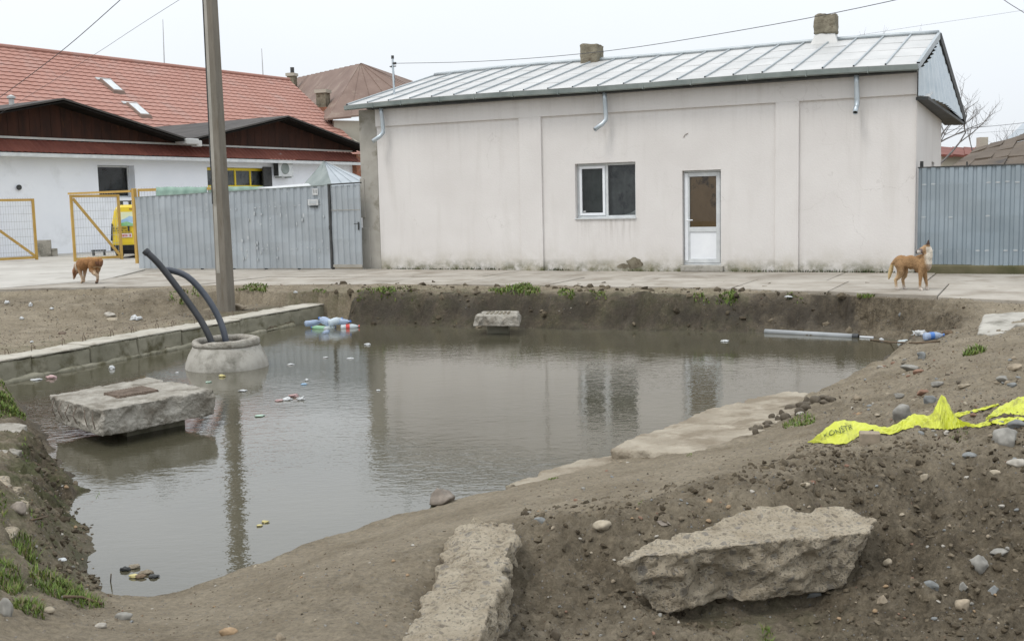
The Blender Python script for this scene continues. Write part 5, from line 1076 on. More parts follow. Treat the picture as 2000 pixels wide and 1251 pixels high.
# concrete and slabs in the mud
rough('concrete_chunk', [onz(935, 1006, -.14), onz(985, 1008, -.13), onz(1010, 1032, -.13), onz(1000, 1080, -.14), onz(985, 1130, -.15), onz(962, 1185, -.16), onz(935, 1252, -.17), onz(915, 1320, -.19), onz(770, 1320, -.20), onz(785, 1250, -.20), onz(815, 1190, -.20), onz(848, 1130, -.20), onz(852, 1080, -.21), onz(880, 1030, -.19)], .24, .011, .026, 'broken_concrete', 'long broken concrete slab lying up the muddy slope at the bottom centre', 'concrete slab', 7, .05, seed=11)
rough('concrete_chunk', [onz(1204, 1096, -.20), onz(1300, 1084, -.18), onz(1400, 1068, -.16), onz(1500, 1058, -.15), onz(1600, 1050, -.15), onz(1698, 1038, -.15), onz(1714, 1010, -.16), onz(1650, 988, -.12), onz(1560, 984, -.10), onz(1450, 990, -.11), onz(1400, 1022, -.14), onz(1330, 1042, -.17), onz(1250, 1062, -.19)], .32, .011, .030, 'broken_concrete', 'large rough concrete slab jutting from the dirt bank over the pit', 'concrete slab', 5.0, .26, seed=21, chips=40)
rough('flat_slab', [onz(1193, 876, -.43), onz(1250, 848, -.45), onz(1340, 820, -.48), onz(1372, 801, -.49), onz(1475, 776, -.52), onz(1538, 762, -.53), onz(1600, 770, -.50), onz(1600, 800, -.41), onz(1500, 850, -.36), onz(1440, 880, -.37), onz(1320, 884, -.39)], .12, .02, .018, 'muddy_concrete', 'muddy flat concrete slab sloping into the water below the tape', 'concrete slab', 4, .0, seed=31)
rough('flat_slab', [onz(985, 948, -.56), onz(1060, 918, -.55), onz(1130, 898, -.54), onz(1200, 888, -.54), onz(1330, 893, -.51), onz(1330, 915, -.46), onz(1200, 935, -.47), onz(1080, 945, -.50)], .10, .02, .016, 'muddy_concrete', 'low muddy concrete slab at the water edge in front of the larger flat slab', 'concrete slab', 4, .0, seed=41)
rough('broken_paving', [onz(-40, 826, -.24), onz(20, 824, -.24), onz(54, 828, -.26), onz(44, 850, -.27), onz(-10, 856, -.25), onz(-40, 858, -.25)], .10, .014, .014, 'slab_concrete', 'broken paving slab just below the grass at the left edge', 'concrete slab', 7, .05, seed=51)
rough('broken_paving', [onz(-40, 868, -.20), onz(20, 862, -.20), onz(46, 874, -.22), onz(25, 896, -.23), onz(-5, 915, -.22), onz(-40, 920, -.22)], .11, .014, .016, 'slab_concrete', 'second broken paving slab down the left bank', 'concrete slab', 7, .05, seed=61)
rough('broken_paving', [onz(-30, 928, -.13), onz(25, 932, -.13), onz(40, 955, -.14), onz(56, 980, -.15), onz(54, 1003, -.16), onz(20, 1010, -.16), onz(-30, 1000, -.14)], .16, .014, .024, 'broken_concrete', 'ragged lump of broken concrete halfway down the left bank', 'concrete slab', 7, .05, seed=71)
rough('broken_paving', [onz(-20, 1005, -.13), onz(20, 1010, -.14), onz(38, 1030, -.15), onz(28, 1055, -.17), onz(-20, 1060, -.15)], .12, .014, .022, 'broken_concrete', 'smaller concrete lump under the ragged one on the left bank', 'concrete slab', 7, .05, seed=81)
rough('flat_slab', [onz(1908, 650, -.10), onz(1922, 612, .03), onz(2060, 606, .05), onz(2060, 630, .02), onz(1985, 632, .01), onz(1955, 655, -.08)], .12, .02, .012, 'cast_concrete', 'grey concrete slab lying on the right bank near the pavement', 'concrete slab', 4, .0, seed=91)

# ------------------------------------------------------------------ stones
def ico(sub):
    bm = bmesh.new(); bmesh.ops.create_icosphere(bm, subdivisions=sub, radius=1.0); v = np.array([x.co[:] for x in bm.verts]); f = np.array([[q.index for q in p.verts] for p in bm.faces]); bm.free(); return v, f
I1, I2, I3 = ico(1), ico(2), ico(3)
def rockverts(base, seed, ang=.3, flat=.6):
    v = base.copy(); rn = np.random.default_rng(seed)
    for k in range(11):                     # chip flat faces
        n_ = rn.normal(size=3); n_ /= np.linalg.norm(n_); h = rn.uniform(.45, .85); d = v @ n_; v = v - np.clip(d - h, 0, None)[:, None] * n_[None] * min(1, .25 + ang * 2.2)
    v = v * (1 + .16 * fbm(v[:, 0] * 1.7 + seed, v[:, 1] * 1.7, v[:, 2] * 1.7, o=3, s=seed))[:, None]; return v * np.array([1, .8, flat])
CT = {'grey': (.25, .24, .215), 'blue': (.205, .212, .208), 'tan': (.27, .225, .165), 'cream': (.33, .285, .215), 'white': (.37, .345, .30), 'ochre': (.29, .205, .125), 'brick': (.22, .135, .095), 'dark': (.105, .088, .066), 'purple': (.215, .185, .155)}
def stone(px_, py_, w, h, col, label, cat='stone', ang=.3, flat=.65, rot=None, seed=None, name='stone', sink=.25, group=None, water=False, sub=3):
    g = onz(px_, py_ + h * .35, WZ) if water else ground_at(px_, py_ + h * .35); D = g[1]; r = w * D / FPX / 2; seed = seed or int(px_ * 7 + py_)
    V_ = rockverts((I3 if sub == 3 else I2)[0], seed, ang, 1.0); V_ = V_ * (1 + .05 * fbm(V_[:, 0] * 6, V_[:, 1] * 6, V_[:, 2] * 6, o=2, s=seed + 3))[:, None]; ry = r * .8; rz = max(h * D / FPX / 2, r * .35) * 1.05; a_ = (seed % 31) / 31 * .6 - .3 if rot is None else rot
    V_ = V_ * np.array([r, ry, rz]); ca, sa = math.cos(a_), math.sin(a_); V_ = np.c_[V_[:, 0] * ca - V_[:, 1] * sa, V_[:, 0] * sa + V_[:, 1] * ca, V_[:, 2]]
    ctr = np.array([g[0], g[1] + ry * .4, g[2] + rz * (1 - sink * 2.9)])
    me = np_mesh(name, V_, (I3 if sub == 3 else I2)[1]); c0 = np.array(CT[col]); tint(me, c0[None] * (1 + .22 * fbm(V_[:, 0] / r * 2, V_[:, 1] / r * 2, V_[:, 2] / r * 2, o=3, s=seed))[:, None])
    o = link(name, me, 'tinted'); o.location = Vector(ctr); return tag(o, label, cat, group)
stone(858, 968, 72, 48, 'purple', 'brownish boulder half sunk at the near water edge', 'boulder', .35)
stone(1175, 1034, 44, 24, 'cream', 'pale smooth stone above the gap between the two big broken slabs', flat=.5, ang=.1)
stone(1057, 1013, 30, 22, 'blue', 'angular slate-grey stone just right of the long broken slab tip', ang=.4)
stone(1086, 1234, 32, 46, 'dark', 'dark upright stone at the bottom edge below the gap', ang=.4)
stone(1591, 1165, 46, 28, 'blue', 'pale blue-grey stone in the pit under the large slab', ang=.35)
stone(1918, 1102, 62, 46, 'grey', 'big angular grey stone on the right side of the pit', ang=.45)
stone(1955, 1083, 46, 16, 'grey', 'flat grey stone leaning behind the big angular one', ang=.4)
stone(1822, 1142, 38, 22, 'blue', 'bluish half-buried stone left of the big angular grey stone', ang=.3)
stone(1735, 1099, 20, 17, 'cream', 'small round cream pebble by the right end of the large slab', ang=.05)
stone(1882, 1142, 18, 22, 'grey', 'small upright grey stone below the big angular grey stone', ang=.2)
stone(1942, 1155, 32, 26, 'blue', 'grey stone low on the right side of the pit', ang=.3)
stone(1884, 1180, 40, 30, 'tan', 'tan half-buried stone near the bottom right of the pit', ang=.3)
stone(1726, 1172, 34, 26, 'tan', 'brown muddy lump right of the pale blue stone', ang=.3)
stone(1972, 853, 66, 50, 'grey', 'big pale grey rock at the right edge just below the tape', 'rock', .45)
stone(1990, 828, 40, 24, 'blue', 'blue-grey stone above the big pale rock', ang=.4)
stone(1988, 906, 38, 18, 'white', 'flat white stone at the right edge below the big rock', ang=.15)
stone(1896, 888, 30, 14, 'blue', 'thin slate-grey stone below the right part of the tape', ang=.4)
stone(1945, 925, 26, 14, 'cream', 'cream stone at the lip of the dark pit slope on the right', ang=.1)
stone(1808, 932, 20, 22, 'cream', 'pale upright stone on the dark slope left of the pit lip', ang=.3)
stone(1765, 802, 50, 44, 'grey', 'grey rock just above the tape', 'rock', .45)
stone(1803, 762, 28, 22, 'brick', 'reddish-brown brick lump higher up the right bank', ang=.4)
stone(1816, 782, 30, 22, 'blue', 'blue-grey stone between the brick lump and the tape', ang=.35)
stone(1781, 716, 38, 18, 'grey', 'grey flat stone on the slope near the right pond corner', ang=.35)
stone(1795, 724, 24, 14, 'brick', 'reddish stone touching the grey flat stone near the pond corner', ang=.3)
stone(1801, 692, 26, 26, 'blue', 'blue-grey stone at the right pond corner', ang=.4)
stone(1757, 772, 24, 14, 'grey', 'small grey stone left of the brick lump', ang=.3)
stone(1834, 750, 30, 14, 'grey', 'pale flat stone right of the brick lump', ang=.2)
stone(1960, 738, 36, 22, 'grey', 'grey weathered stone high on the right bank', ang=.3)
stone(1985, 715, 34, 22, 'tan', 'tan stone high on the right bank at the picture edge', ang=.3)
stone(1884, 753, 32, 10, 'cream', 'flat pale stone midway up the right bank', ang=.2)
stone(1980, 752, 26, 10, 'blue', 'thin blue-grey stone at the right picture edge above the tape', ang=.2)
stone(1720, 716, 16, 10, 'white', 'small white stone on the right shoreline', ang=.2)
stone(1674, 776, 20, 14, 'tan', 'tan pebble above the dark clods by the flat slab', ang=.2)
stone(1563, 807, 20, 12, 'white', 'small white stone beside the grass tuft by the flat slab', ang=.2)
stone(239, 1201, 38, 22, 'grey', 'rounded grey stone on the mud at the bottom left', ang=.08)
stone(196, 1220, 26, 14, 'white', 'pale stone at the bottom left next to the rounded grey one', ang=.08)
stone(446, 1233, 38, 18, 'ochre', 'ochre pebble at the bottom edge left of centre', ang=.05)
stone(547, 1243, 22, 22, 'tan', 'tan pebble at the bottom edge right of the ochre one', ang=.05)
stone(95, 1190, 24, 16, 'cream', 'pale round stone in the grass at the bottom left', ang=.05)
stone(8, 1180, 46, 60, 'grey', 'grey lump of stone at the lower left corner', 'rock', .3)
stone(33, 990, 36, 30, 'purple', 'brown-grey rock between the left bank concrete lumps', 'rock', .35)
stone(1300, 1026, 40, 14, 'purple', 'flat brown stone on the slope left of the large slab', ang=.3)
stone(1575, 950, 24, 12, 'cream', 'pale flat pebble above the large slab', ang=.1)
stone(1588, 942, 22, 10, 'brick', 'red brick chip above the large slab', ang=.3)
stone(1596, 986, 14, 14, 'dark', 'dark blue pebble on top of the large slab', ang=.1)
stone(1386, 976, 18, 14, 'ochre', 'rusty brown stone on the bank above the large slab', ang=.3)
stone(1312, 868, 18, 8, 'white', 'small white chip lying on the flat slab edge', ang=.2)
stone(215, 613, 30, 12, 'white', 'pale broken concrete piece on the gravel behind the wall', 'rubble', .45)
stone(218, 622, 28, 12, 'cream', 'lower pale concrete piece on the gravel behind the wall', 'rubble', .45)
stone(465, 598, 34, 22, 'tan', 'pale stone in the bank right of the concrete pole foot', ang=.4)
stone(1118, 602, 10, 8, 'white', 'tiny white stone in the far bank', ang=.2)
stone(1763, 613, 18, 10, 'blue', 'grey stone on the dirt slope below the right dog', ang=.3)
brk = MB(); bp = ground_at(1700, 866); BKF = Fr(bp, (1, -.25)); bk = brk.box(BKF, (-.068, -.02, -.02), (.062, .07, .072)).build('brick_piece', 'tinted', None, bev=.008); tint(bk.data, np.array([[.27, .225, .17]])); tag(bk, 'broken tan brick piece holding down the yellow tape', 'brick')
rc = random.Random(77)
for i in range(24):
    u = i / 23; px_ = 1472 + 160 * u + rc.uniform(-9, 9); py_ = 842 - 64 * u + rc.uniform(-7, 7) - 14 * math.sin(u * 3.1)
    stone(px_, py_, rc.uniform(12, 30), rc.uniform(10, 22), 'dark', 'dark earth clod in the crumbling row beside the muddy flat slab', 'earth clod', .15, name='earth_clod', group='earth clods beside the flat slab', sub=2, sink=.3, seed=500 + i)
# pebbles: the larger ones singly, the rest as one mass
PEB = []
for k in range(8):
    me = np_mesh('pebble', rockverts(I2[0], 100 + k, .3, .62), I2[1]); col_ = np.array(list(CT.values())[k]); tint(me, np.repeat(col_[None], len(me.vertices), 0)); me.materials.append(MATS['tinted']); PEB.append(me)
def scatter(n, x0, x1, y0, y1, smin, smax, label, group, seed):
    rn = random.Random(seed)
    for i in range(n):
        px_, py_ = rn.uniform(x0, x1), rn.uniform(y0, y1); g = ground_at(px_, py_)
        if float(shore(np.array([g[0]]), np.array([g[1]]))[0][0]) < .08: continue
        s_ = rn.uniform(smin, smax) ** 1.0 * g[1] / FPX / 2; kk = rn.randrange(8); o = bpy.data.objects.new('pebble', PEB[kk]); COL.objects.link(o); o.location = (g[0], g[1], g[2] + s_ * .0)
        o.scale = (s_, s_ * rn.uniform(.7, 1), s_ * rn.uniform(.7, 1.1)); o.rotation_euler = (rn.uniform(-.4, .4), rn.uniform(-.4, .4), rn.uniform(0, 6.3)); tag(o, label.replace('small pebble', 'small ' + ('grey', 'slate-grey', 'tan', 'cream', 'whitish', 'ochre', 'reddish', 'dark')[kk] + ' pebble'), 'pebble', group)
scatter(50, 1660, 1995, 700, 860, 8, 18, 'small pebble lying on the right bank around the yellow tape', 'pebbles on the right bank', 1)
scatter(60, 1560, 1995, 900, 1245, 8, 17, 'small pebble on the dark pit slope at the bottom right', 'pebbles on the pit slope', 2)
scatter(35, 1030, 1500, 900, 1060, 8, 15, 'small pebble on the trodden mud between the slabs and the water', 'pebbles on the trodden mud', 3)
scatter(30, 250, 840, 1060, 1245, 7, 15, 'small pebble on the smooth mud at the bottom left', 'pebbles on the smooth mud', 4)
scatter(26, 60, 190, 900, 1180, 7, 15, 'small pebble on the left bank beside the water', 'pebbles on the left bank', 5)
scatter(26, 1040, 1400, 1080, 1245, 8, 15, 'small pebble in the pit under the slabs', 'pebbles in the pit', 6)
_gr = (1 + 5 ** .5) / 2; _ICO = (np.array([(-1, _gr, 0), (1, _gr, 0), (-1, -_gr, 0), (1, -_gr, 0), (0, -1, _gr), (0, 1, _gr), (0, -1, -_gr), (0, 1, -_gr), (_gr, 0, -1), (_gr, 0, 1), (-_gr, 0, -1), (-_gr, 0, 1)]) / 1.902, np.array([(0, 11, 5), (0, 5, 1), (0, 1, 7), (0, 7, 10), (0, 10, 11), (1, 5, 9), (5, 11, 4), (11, 10, 2), (10, 7, 6), (7, 1, 8), (3, 9, 4), (3, 4, 2), (3, 2, 6), (3, 6, 8), (3, 8, 9), (4, 9, 5), (2, 4, 11), (6, 2, 10), (8, 6, 7), (9, 8, 1)]))
def mass(name, label, boxes, seed, big=(2.2, 6.5)):
    rn = np.random.default_rng(seed); X_, Y_ = [], []
    for x0, x1, y0, y1, z_, n in boxes:
        a_ = rn.uniform(x0, x1, n); b_ = rn.uniform(y0, y1, n); d = _fw[None] + _rt[None] * ((a_ - CX) / FPX)[:, None] - _up[None] * ((b_ - CY) / FPX)[:, None]
        P = EYE[None] + d * ((z_ - EYE[2]) / d[:, 2])[:, None]; X_.append(P[:, 0]); Y_.append(P[:, 1])
    X_ = np.concatenate(X_); Y_ = np.concatenate(Y_); d_, _ = shore(X_, Y_); ok = d_ > .06; X_, Y_ = X_[ok], Y_[ok]; Z_ = terrain(X_, Y_); n = len(X_)
    v0, fc = _ICO; k_ = len(v0)
    s_ = (big[0] + (big[1] - big[0]) * rn.uniform(0, 1, n) ** 3) * np.maximum(Y_, 4) / FPX / 2
    v = v0[None] * (1 + rn.uniform(-.28, .28, (n, k_, 1))) * s_[:, None, None] * np.stack([rn.uniform(.8, 1.35, n), rn.uniform(.7, 1.0, n), rn.uniform(.45, .85, n)], 1)[:, None, :]
    qq = rn.normal(size=(n, 4)) * np.array([1.6, .45, .45, 1.6]); qq /= np.linalg.norm(qq, axis=1)[:, None]; w_, x_, y_, z_ = qq.T
    Rm = np.stack([np.stack([1 - 2 * (y_ ** 2 + z_ ** 2), 2 * (x_ * y_ - z_ * w_), 2 * (x_ * z_ + y_ * w_)], 1), np.stack([2 * (x_ * y_ + z_ * w_), 1 - 2 * (x_ ** 2 + z_ ** 2), 2 * (y_ * z_ - x_ * w_)], 1), np.stack([2 * (x_ * z_ - y_ * w_), 2 * (y_ * z_ + x_ * w_), 1 - 2 * (x_ ** 2 + y_ ** 2)], 1)], 1)
    v = np.einsum('nij,nkj->nki', Rm, v) + np.stack([X_, Y_, Z_ + s_ * .02], 1)[:, None, :]
    f = (fc[None] + (np.arange(n) * k_)[:, None, None]).reshape(-1, 3); me = np_mesh(name, v.reshape(-1, 3), f, False); pal = np.array(list(CT.values())) * .8; pal = np.r_[pal, np.array([[.12, .096, .066]] * 12), np.array([[.16, .132, .095]] * 10)] if name != 'dirt' else pal * 1.25
    tint(me, np.repeat(pal[rn.integers(0, len(pal), n)] * rn.uniform(.7, 1.15, (n, 1)), k_, 0)); tag(link(name, me, 'tinted'), label, kind='stuff')
mass('gravel', 'loose grit and gravel strewn over the muddy ground', [(1600, 2060, 690, 900, -.05, 1500), (1500, 2060, 890, 1260, -.3, 1100), (1000, 1700, 880, 1100, -.25, 600), (1000, 1500, 1060, 1260, -.45, 500), (150, 900, 1030, 1260, -.3, 700), (-40, 230, 850, 1240, -.3, 900), (1700, 2050, 600, 690, -.1, 700)], 3)
mass('gravel', 'grey gravel spread behind the low concrete wall', [(-60, 420, 605, 700, -.36, 3200), (0, 620, 566, 610, -.15, 900)], 4, big=(1.6, 4.2))
mass('gravel', 'grit along the lip of the far bank', [(640, 1900, 562, 600, -.06, 1500), (1400, 1900, 575, 640, -.15, 1500)], 5, big=(1.4, 4.0))
clod = [(1560, 2060, 910, 1200, -.3, 1900), (1020, 1450, 1030, 1240, -.4, 900), (1450, 1800, 905, 990, -.1, 500), (640, 1700, 582, 640, -.35, 900), (60, 200, 860, 1120, -.4, 900)]
def clods():
    CT2 = dict(CT); CT.clear(); CT.update({str(i): c for i, c in enumerate([(.065, .051, .033), (.085, .068, .045), (.11, .089, .06), (.14, .115, .08)])}); mass('dirt', 'crumbled clods of dark earth on the steep banks', clod, 6, big=(3, 19)); CT.clear(); CT.update(CT2)
clods()
# ------------------------------------------------------------------ litter
def bottle(px_, py_, L, r, ang, mat, cap, label, tilt=0.05, water=True, label_mat=None, yoff=0):
    base_y = max(py_, 638 + yoff) if water else py_; g = onz(px_, base_y, WZ + r * .35) if water else ground_at(px_, py_) + np.array([0, 0, r * .8])
    if water: g = ony(px_, py_, g[1])
    d = Vector((math.cos(ang), math.sin(ang), tilt)).normalized(); b_ = Vector(g) - d * L / 2
    prof = [(.001, 0), (r * .8, 0), (r, L * .05), (r * .96, L * .25), (r, L * .45), (r * .95, L * .62), (r * .7, L * .76), (r * .35, L * .88), (r * .32, L * .95)]
    o = MB().lathe(prof, b_, 14, axis=d).build('plastic_bottle', mat, None, smooth=True); tag(o, label, 'bottle', 'plastic bottles in the litter')
    MB().lathe([(r * .38, L * .94), (r * .38, L), (.001, L)], b_, 10, axis=d).build('cap', cap, o)
    if label_mat: MB().lathe([(r * 1.02, L * .28), (r * 1.02, L * .48)], b_, 14, axis=d).build('wrapper', label_mat, o)
    return o
bottle(613, 630, .34, .055, .5, 'bottle_blue', 'cap_blue', 'blue plastic bottle at the left end of the floating bottle pile')
bottle(634, 626, .32, .075, 2.4, 'bottle_blue', 'cap_blue', 'big blue bottle riding highest in the floating pile', .25)
bottle(655, 627, .32, .07, .8, 'bottle_clear', 'cap_blue', 'pale blue bottle end catching the light in the middle of the pile', .2)
bottle(668, 628, .36, .055, -.3, 'bottle_blue', 'cap_blue', 'blue bottle lying behind the one with the red wrapper')
bottle(684, 638, .34, .055, .1, 'bottle_clear', 'cap_red', 'clear bottle with a red wrapper at the right end of the pile', label_mat='cap_red')
bottle(622, 640, .30, .045, 2.8, 'bottle_green', 'cap_blue', 'pale green bottle floating in front of the pile')
bottle(645, 640, .26, .045, .9, 'bottle_clear', 'cap_blue', 'small clear bottle in the front middle of the pile')
bottle(638, 648, .24, .04, 1.4, 'bottle_blue', 'cap_blue', 'faded blue bottle floating nearest the camera below the pile')
bottle(1824, 662, .28, .05, .1, 'bottle_blue', 'cap_blue', 'blue bottle washed up on the right shore', water=False, label_mat='cap_blue')
bottle(1768, 667, .24, .035, .3, 'bottle_clear', 'cap_blue', 'small clear bottle at the water edge in the right corner')
def scrap(px_, py_, w, h, mat, label, water=True, crumple=.35, name='litter_scrap', seed=0, cat='litter', dz=.012):
    g = onz(px_, py_, WZ + dz * .2) if water else ground_at(px_, py_); D = g[1]; r = w * .85 * D / FPX / 2; ry = r * random.uniform(.6, .9); rz = max(h * D / FPX * .5, .008); v = I3[0].copy(); seed = seed or int(px_)
    v = v * (1 + crumple * fbm(v[:, 0] * 2.2 + seed, v[:, 1] * 2.2, v[:, 2] * 2.2, o=3, s=seed))[:, None]; v[:, 2] = np.maximum(v[:, 2], -.3); v = v * np.array([r, ry, rz])
    o = link(name, np_mesh(name, v, I3[1]), mat); o.location = Vector(g) + Vector((0, 0, rz * .25)); return tag(o, label, cat, 'litter about the pond')
scrap(100, 738, 22, 9, 'litter_pink', 'pink and white wrapper floating by the low concrete wall'); scrap(72, 741, 26, 3, 'litter_white', 'thin white strip floating beside the pink wrapper')
scrap(219, 720, 13, 10, 'litter_white', 'small white cup floating between the wall and the manhole'); scrap(346, 728, 8, 3, 'litter_white', 'tiny white scrap left of the manhole cone')
scrap(434, 735, 15, 7, 'litter_yellow', 'yellowish scrap floating right below the manhole cone'); scrap(474, 763, 20, 4, 'litter_white', 'flat pale disc floating below the manhole cone')
scrap(407, 746, 14, 3, 'litter_green', 'pale green scrap floating below left of the manhole cone'); scrap(718, 673, 14, 5, 'litter_white', 'white scrap floating alone in front of the bottle pile'); scrap(568, 712, 15, 4, 'litter_white', 'flat white scrap right of the manhole cone')
scrap(636, 698, 10, 3, 'litter_white', 'little white scrap floating below the bottle pile'); scrap(684, 700, 16, 3, 'litter_white', 'thin white sliver floating over the gate reflection'); scrap(599, 743, 7, 6, 'litter_white', 'tiny upright white scrap in mid pond'); scrap(594, 750, 14, 3, 'print_blue', 'bluish scrap below the tiny upright white one')
scrap(588, 780, 18, 9, 'litter_white', 'crumpled white bag floating in mid pond', crumple=.6); scrap(562, 780, 20, 8, 'litter_white', 'second white lump of bag beside the crumpled one', crumple=.6, seed=77); scrap(574, 774, 22, 8, 'litter_pink', 'pink bag behind the white bag lumps in mid pond', crumple=.5); scrap(545, 782, 18, 4, 'litter_pink', 'reddish strip trailing left of the white bag lumps')
scrap(507, 812, 22, 4, 'litter_green', 'mint green scrap floating left of mid pond'); scrap(739, 762, 10, 2, 'litter_white', 'faint white sliver on the pilaster reflection'); scrap(1415, 666, 20, 4, 'litter_white', 'white scrap floating before the far bank on the right')
scrap(518, 1019, 16, 5, 'litter_yellow', 'yellow plastic shred floating in the near water', crumple=.5); scrap(507, 1026, 14, 2, 'litter_yellow', 'submerged pale yellow strip next to the yellow shred')
for i, (px_, py_, w_, h_, m_) in enumerate(((245, 1113, 22, 12, 'dark_trim'), (262, 1108, 26, 12, 'muddy_concrete'), (274, 1126, 24, 10, 'wood'), (262, 1126, 22, 10, 'litter_yellow'), (300, 1126, 26, 8, 'dark_trim'), (286, 1119, 30, 10, 'muddy_concrete'))):
    scrap(px_, py_, w_, h_, m_, ['dark wet lump at the left of the drowned rubbish', 'grey stone-like lump at the back of the drowned rubbish', 'brown wood bit in the drowned rubbish', 'yellow scrap in the drowned rubbish', 'dark lump at the right of the drowned rubbish', 'grey lump in the middle of the drowned rubbish'][i], crumple=.3, seed=i + 300)
scrap(1795, 655, 24, 18, 'litter_white', 'crumpled clear-white bag on the right shore', False, .6); scrap(1810, 661, 14, 10, 'litter_white', 'white scrap between the bag and the blue bottle on the right shore', False, .4); scrap(1722, 664, 10, 7, 'litter_white', 'small white scrap at the right end of the grey pipe', True)
scrap(1850, 652, 26, 12, 'wood', 'brownish rubbish at the end of the right shore', False, .4); scrap(265, 625, 24, 12, 'litter_white', 'white plastic bag on the gravel behind the wall', False, .6); scrap(122, 653, 18, 9, 'rust', 'brown box-like scrap on the gravel behind the wall', False, .2)
scrap(43, 624, 9, 7, 'litter_white', 'white scrap at the left of the gravel', False); scrap(101, 606, 9, 5, 'litter_white', 'white scrap on the slope above the gravel', False); scrap(14, 593, 11, 9, 'litter_white', 'pale block in the bank at the left edge', False); scrap(60, 598, 8, 12, 'litter_white', 'pale rag hanging in the bank at the left', False); scrap(62, 668, 8, 4, 'litter_white', 'tiny white scrap on gravel near the low wall', False)
scrap(578, 592, 10, 5, 'litter_white', 'white scrap on the far end of the low wall top', False); scrap(118, 1094, 30, 7, 'litter_white', 'folded white paper on the left bank', False, .2); scrap(125, 1168, 14, 8, 'litter_white', 'white scrap in the grass at the lower left', False, .2); scrap(1540, 586, 16, 5, 'litter_white', 'pale strip on the dirt near the right dog', False)
# sticks
def stick(P, r, label): return tag(MB().tube(P, r, 6).build('stick', 'wood', None, smooth=True), label, 'stick', 'loose sticks')
G = lambda px_, py_, h=.01: ground_at(px_, py_) + np.array([0, 0, h])
stick([onz(1700, 663, WZ + .01), onz(1740, 668, WZ + .015), G(1790, 672), G(1836, 668)], .012, 'thin branch along the right corner of the pond'); stick([G(125, 1172, .02), G(160, 1177, .03), G(200, 1186, .02)], .008, 'dry twig lying in the grass at the lower left'); stick([onz(216, 1135, WZ), onz(217, 1120, WZ + .06)], .004, 'short twig sticking out of the water by the left bank'); stick([G(62, 1022, .02), G(95, 1020, .03)], .005, 'small twig on the left bank below the concrete lumps')
# grey pipe afloat by the right bank
pa, pb_ = onz(1494, 647, WZ + .02), onz(1668, 657, WZ + .01); fp = MB().tube([pa, pa * .5 + pb_ * .5, pb_], .042, 14).build('floating_pipe', 'dull_pipe', None, smooth=True); tag(fp, 'long pale grey plastic pipe floating along the right bank', 'pipe')
d_ = (pb_ - pa) / np.linalg.norm(pb_ - pa); MB().lathe([(.048, 0), (.05, .02), (.05, .08), (.046, .09)], pb_ - d_ * .02, 14, axis=d_).build('dark_socket', 'black_plastic', fp); MB().tube([pb_ + d_ * .09, pb_ + d_ * .30], .02, 8).build('pipe_stub', 'wire_grey', fp)

# ------------------------------------------------------------------ yellow warning tape
def ribbon(pairs, label, text=None, sub=5):
    A_, B_ = [], []
    for bx, by, tx, ty, lift, back in pairs:
        g = ground_at(bx, min(by, 873)); p = ony(bx, by, g[1] - lift); q = ony(tx, ty, g[1] + back); gp = gz(p[0], p[1]); gq = gz(q[0], q[1]); p[2] = max(p[2], gp + .008); q[2] = max(q[2], gq + .008); A_.append(p); B_.append(q)
    A2, B2 = smoothpath(A_, len(A_) * sub), smoothpath(B_, len(B_) * sub); nk = 7; vs_ = []
    for i, (p, q) in enumerate(zip(A2, B2)):
        for j in range(nk):
            f = j / (nk - 1); w_ = p * (1 - f) + q * f; cr_ = (.013 * (abs(math.sin(i * .37 + f * 3.1)) - .5) + .004 * math.sin(i * 1.7 + j * 2.3)) * math.sin(f * math.pi); vs_.append(w_ + np.array([0, -cr_, abs(cr_) + .004 * math.sin(i * 2.1 + j)]))
    o = MB().add(vs_, [(i * nk + j, (i + 1) * nk + j, (i + 1) * nk + j + 1, i * nk + j + 1) for i in range(len(A2) - 1) for j in range(nk - 1)]).build('warning_tape', 'tape_yellow', None, smooth=False)
    sm = o.modifiers.new('t', 'SOLIDIFY'); sm.thickness = .003; o_ = tag(o, label, 'tape', 'yellow warning tape')
    if text:                                    # lettering follows the ribbon
        txt, i0, i1, f0, f1 = text; me = text_mesh(txt, 1.0, depth=0); c = vco(me); lo, hi = c.min(0), c.max(0); W_ = np.array(vs_).reshape(len(A2), nk, 3)
        u = i0 + (c[:, 0] - lo[0]) / (hi[0] - lo[0]) * (i1 - i0); w_ = (f0 + (c[:, 1] - lo[1]) / (hi[1] - lo[1]) * (f1 - f0)) * (nk - 1)
        a_ = np.clip(u.astype(int), 0, len(A2) - 2); b_ = np.clip(w_.astype(int), 0, nk - 2); fa = (u - a_)[:, None]; fb = (w_ - b_)[:, None]
        q = (W_[a_, b_] * (1 - fa) + W_[a_ + 1, b_] * fa) * (1 - fb) + (W_[a_, b_ + 1] * (1 - fa) + W_[a_ + 1, b_ + 1] * fa) * fb
        setco(me, q + np.array([0, -.008, .008])); link('lettering', me, 'ink', o)
    return o_
t1 = ribbon([(1577, 866, 1580, 863, 0, .0), (1612, 869, 1603, 844, 0, .14), (1650, 866, 1634, 822, .03, .20), (1676, 852, 1668, 822, .03, .16), (1700, 846, 1705, 829, .0, .10), (1740, 850, 1735, 833, .0, .08), (1766, 838, 1766, 818, .02, .10), (1795, 834, 1785, 808, .02, .12), (1820, 836, 1816, 810, .02, .10), (1836, 838, 1829, 790, .03, .10), (1850, 838, 1841, 771, .03, .12), (1864, 836, 1855, 792, .03, .12), (1876, 834, 1868, 814, .02, .10), (1890, 836, 1880, 822, .0, .08), (1912, 836, 1905, 828, .0, .05), (1938, 832, 1930, 824, .0, .04)], 'crumpled yellow warning tape with a raised peak lying on the right bank', ('KONSTR', 5.5, 14.5, .42, .68))
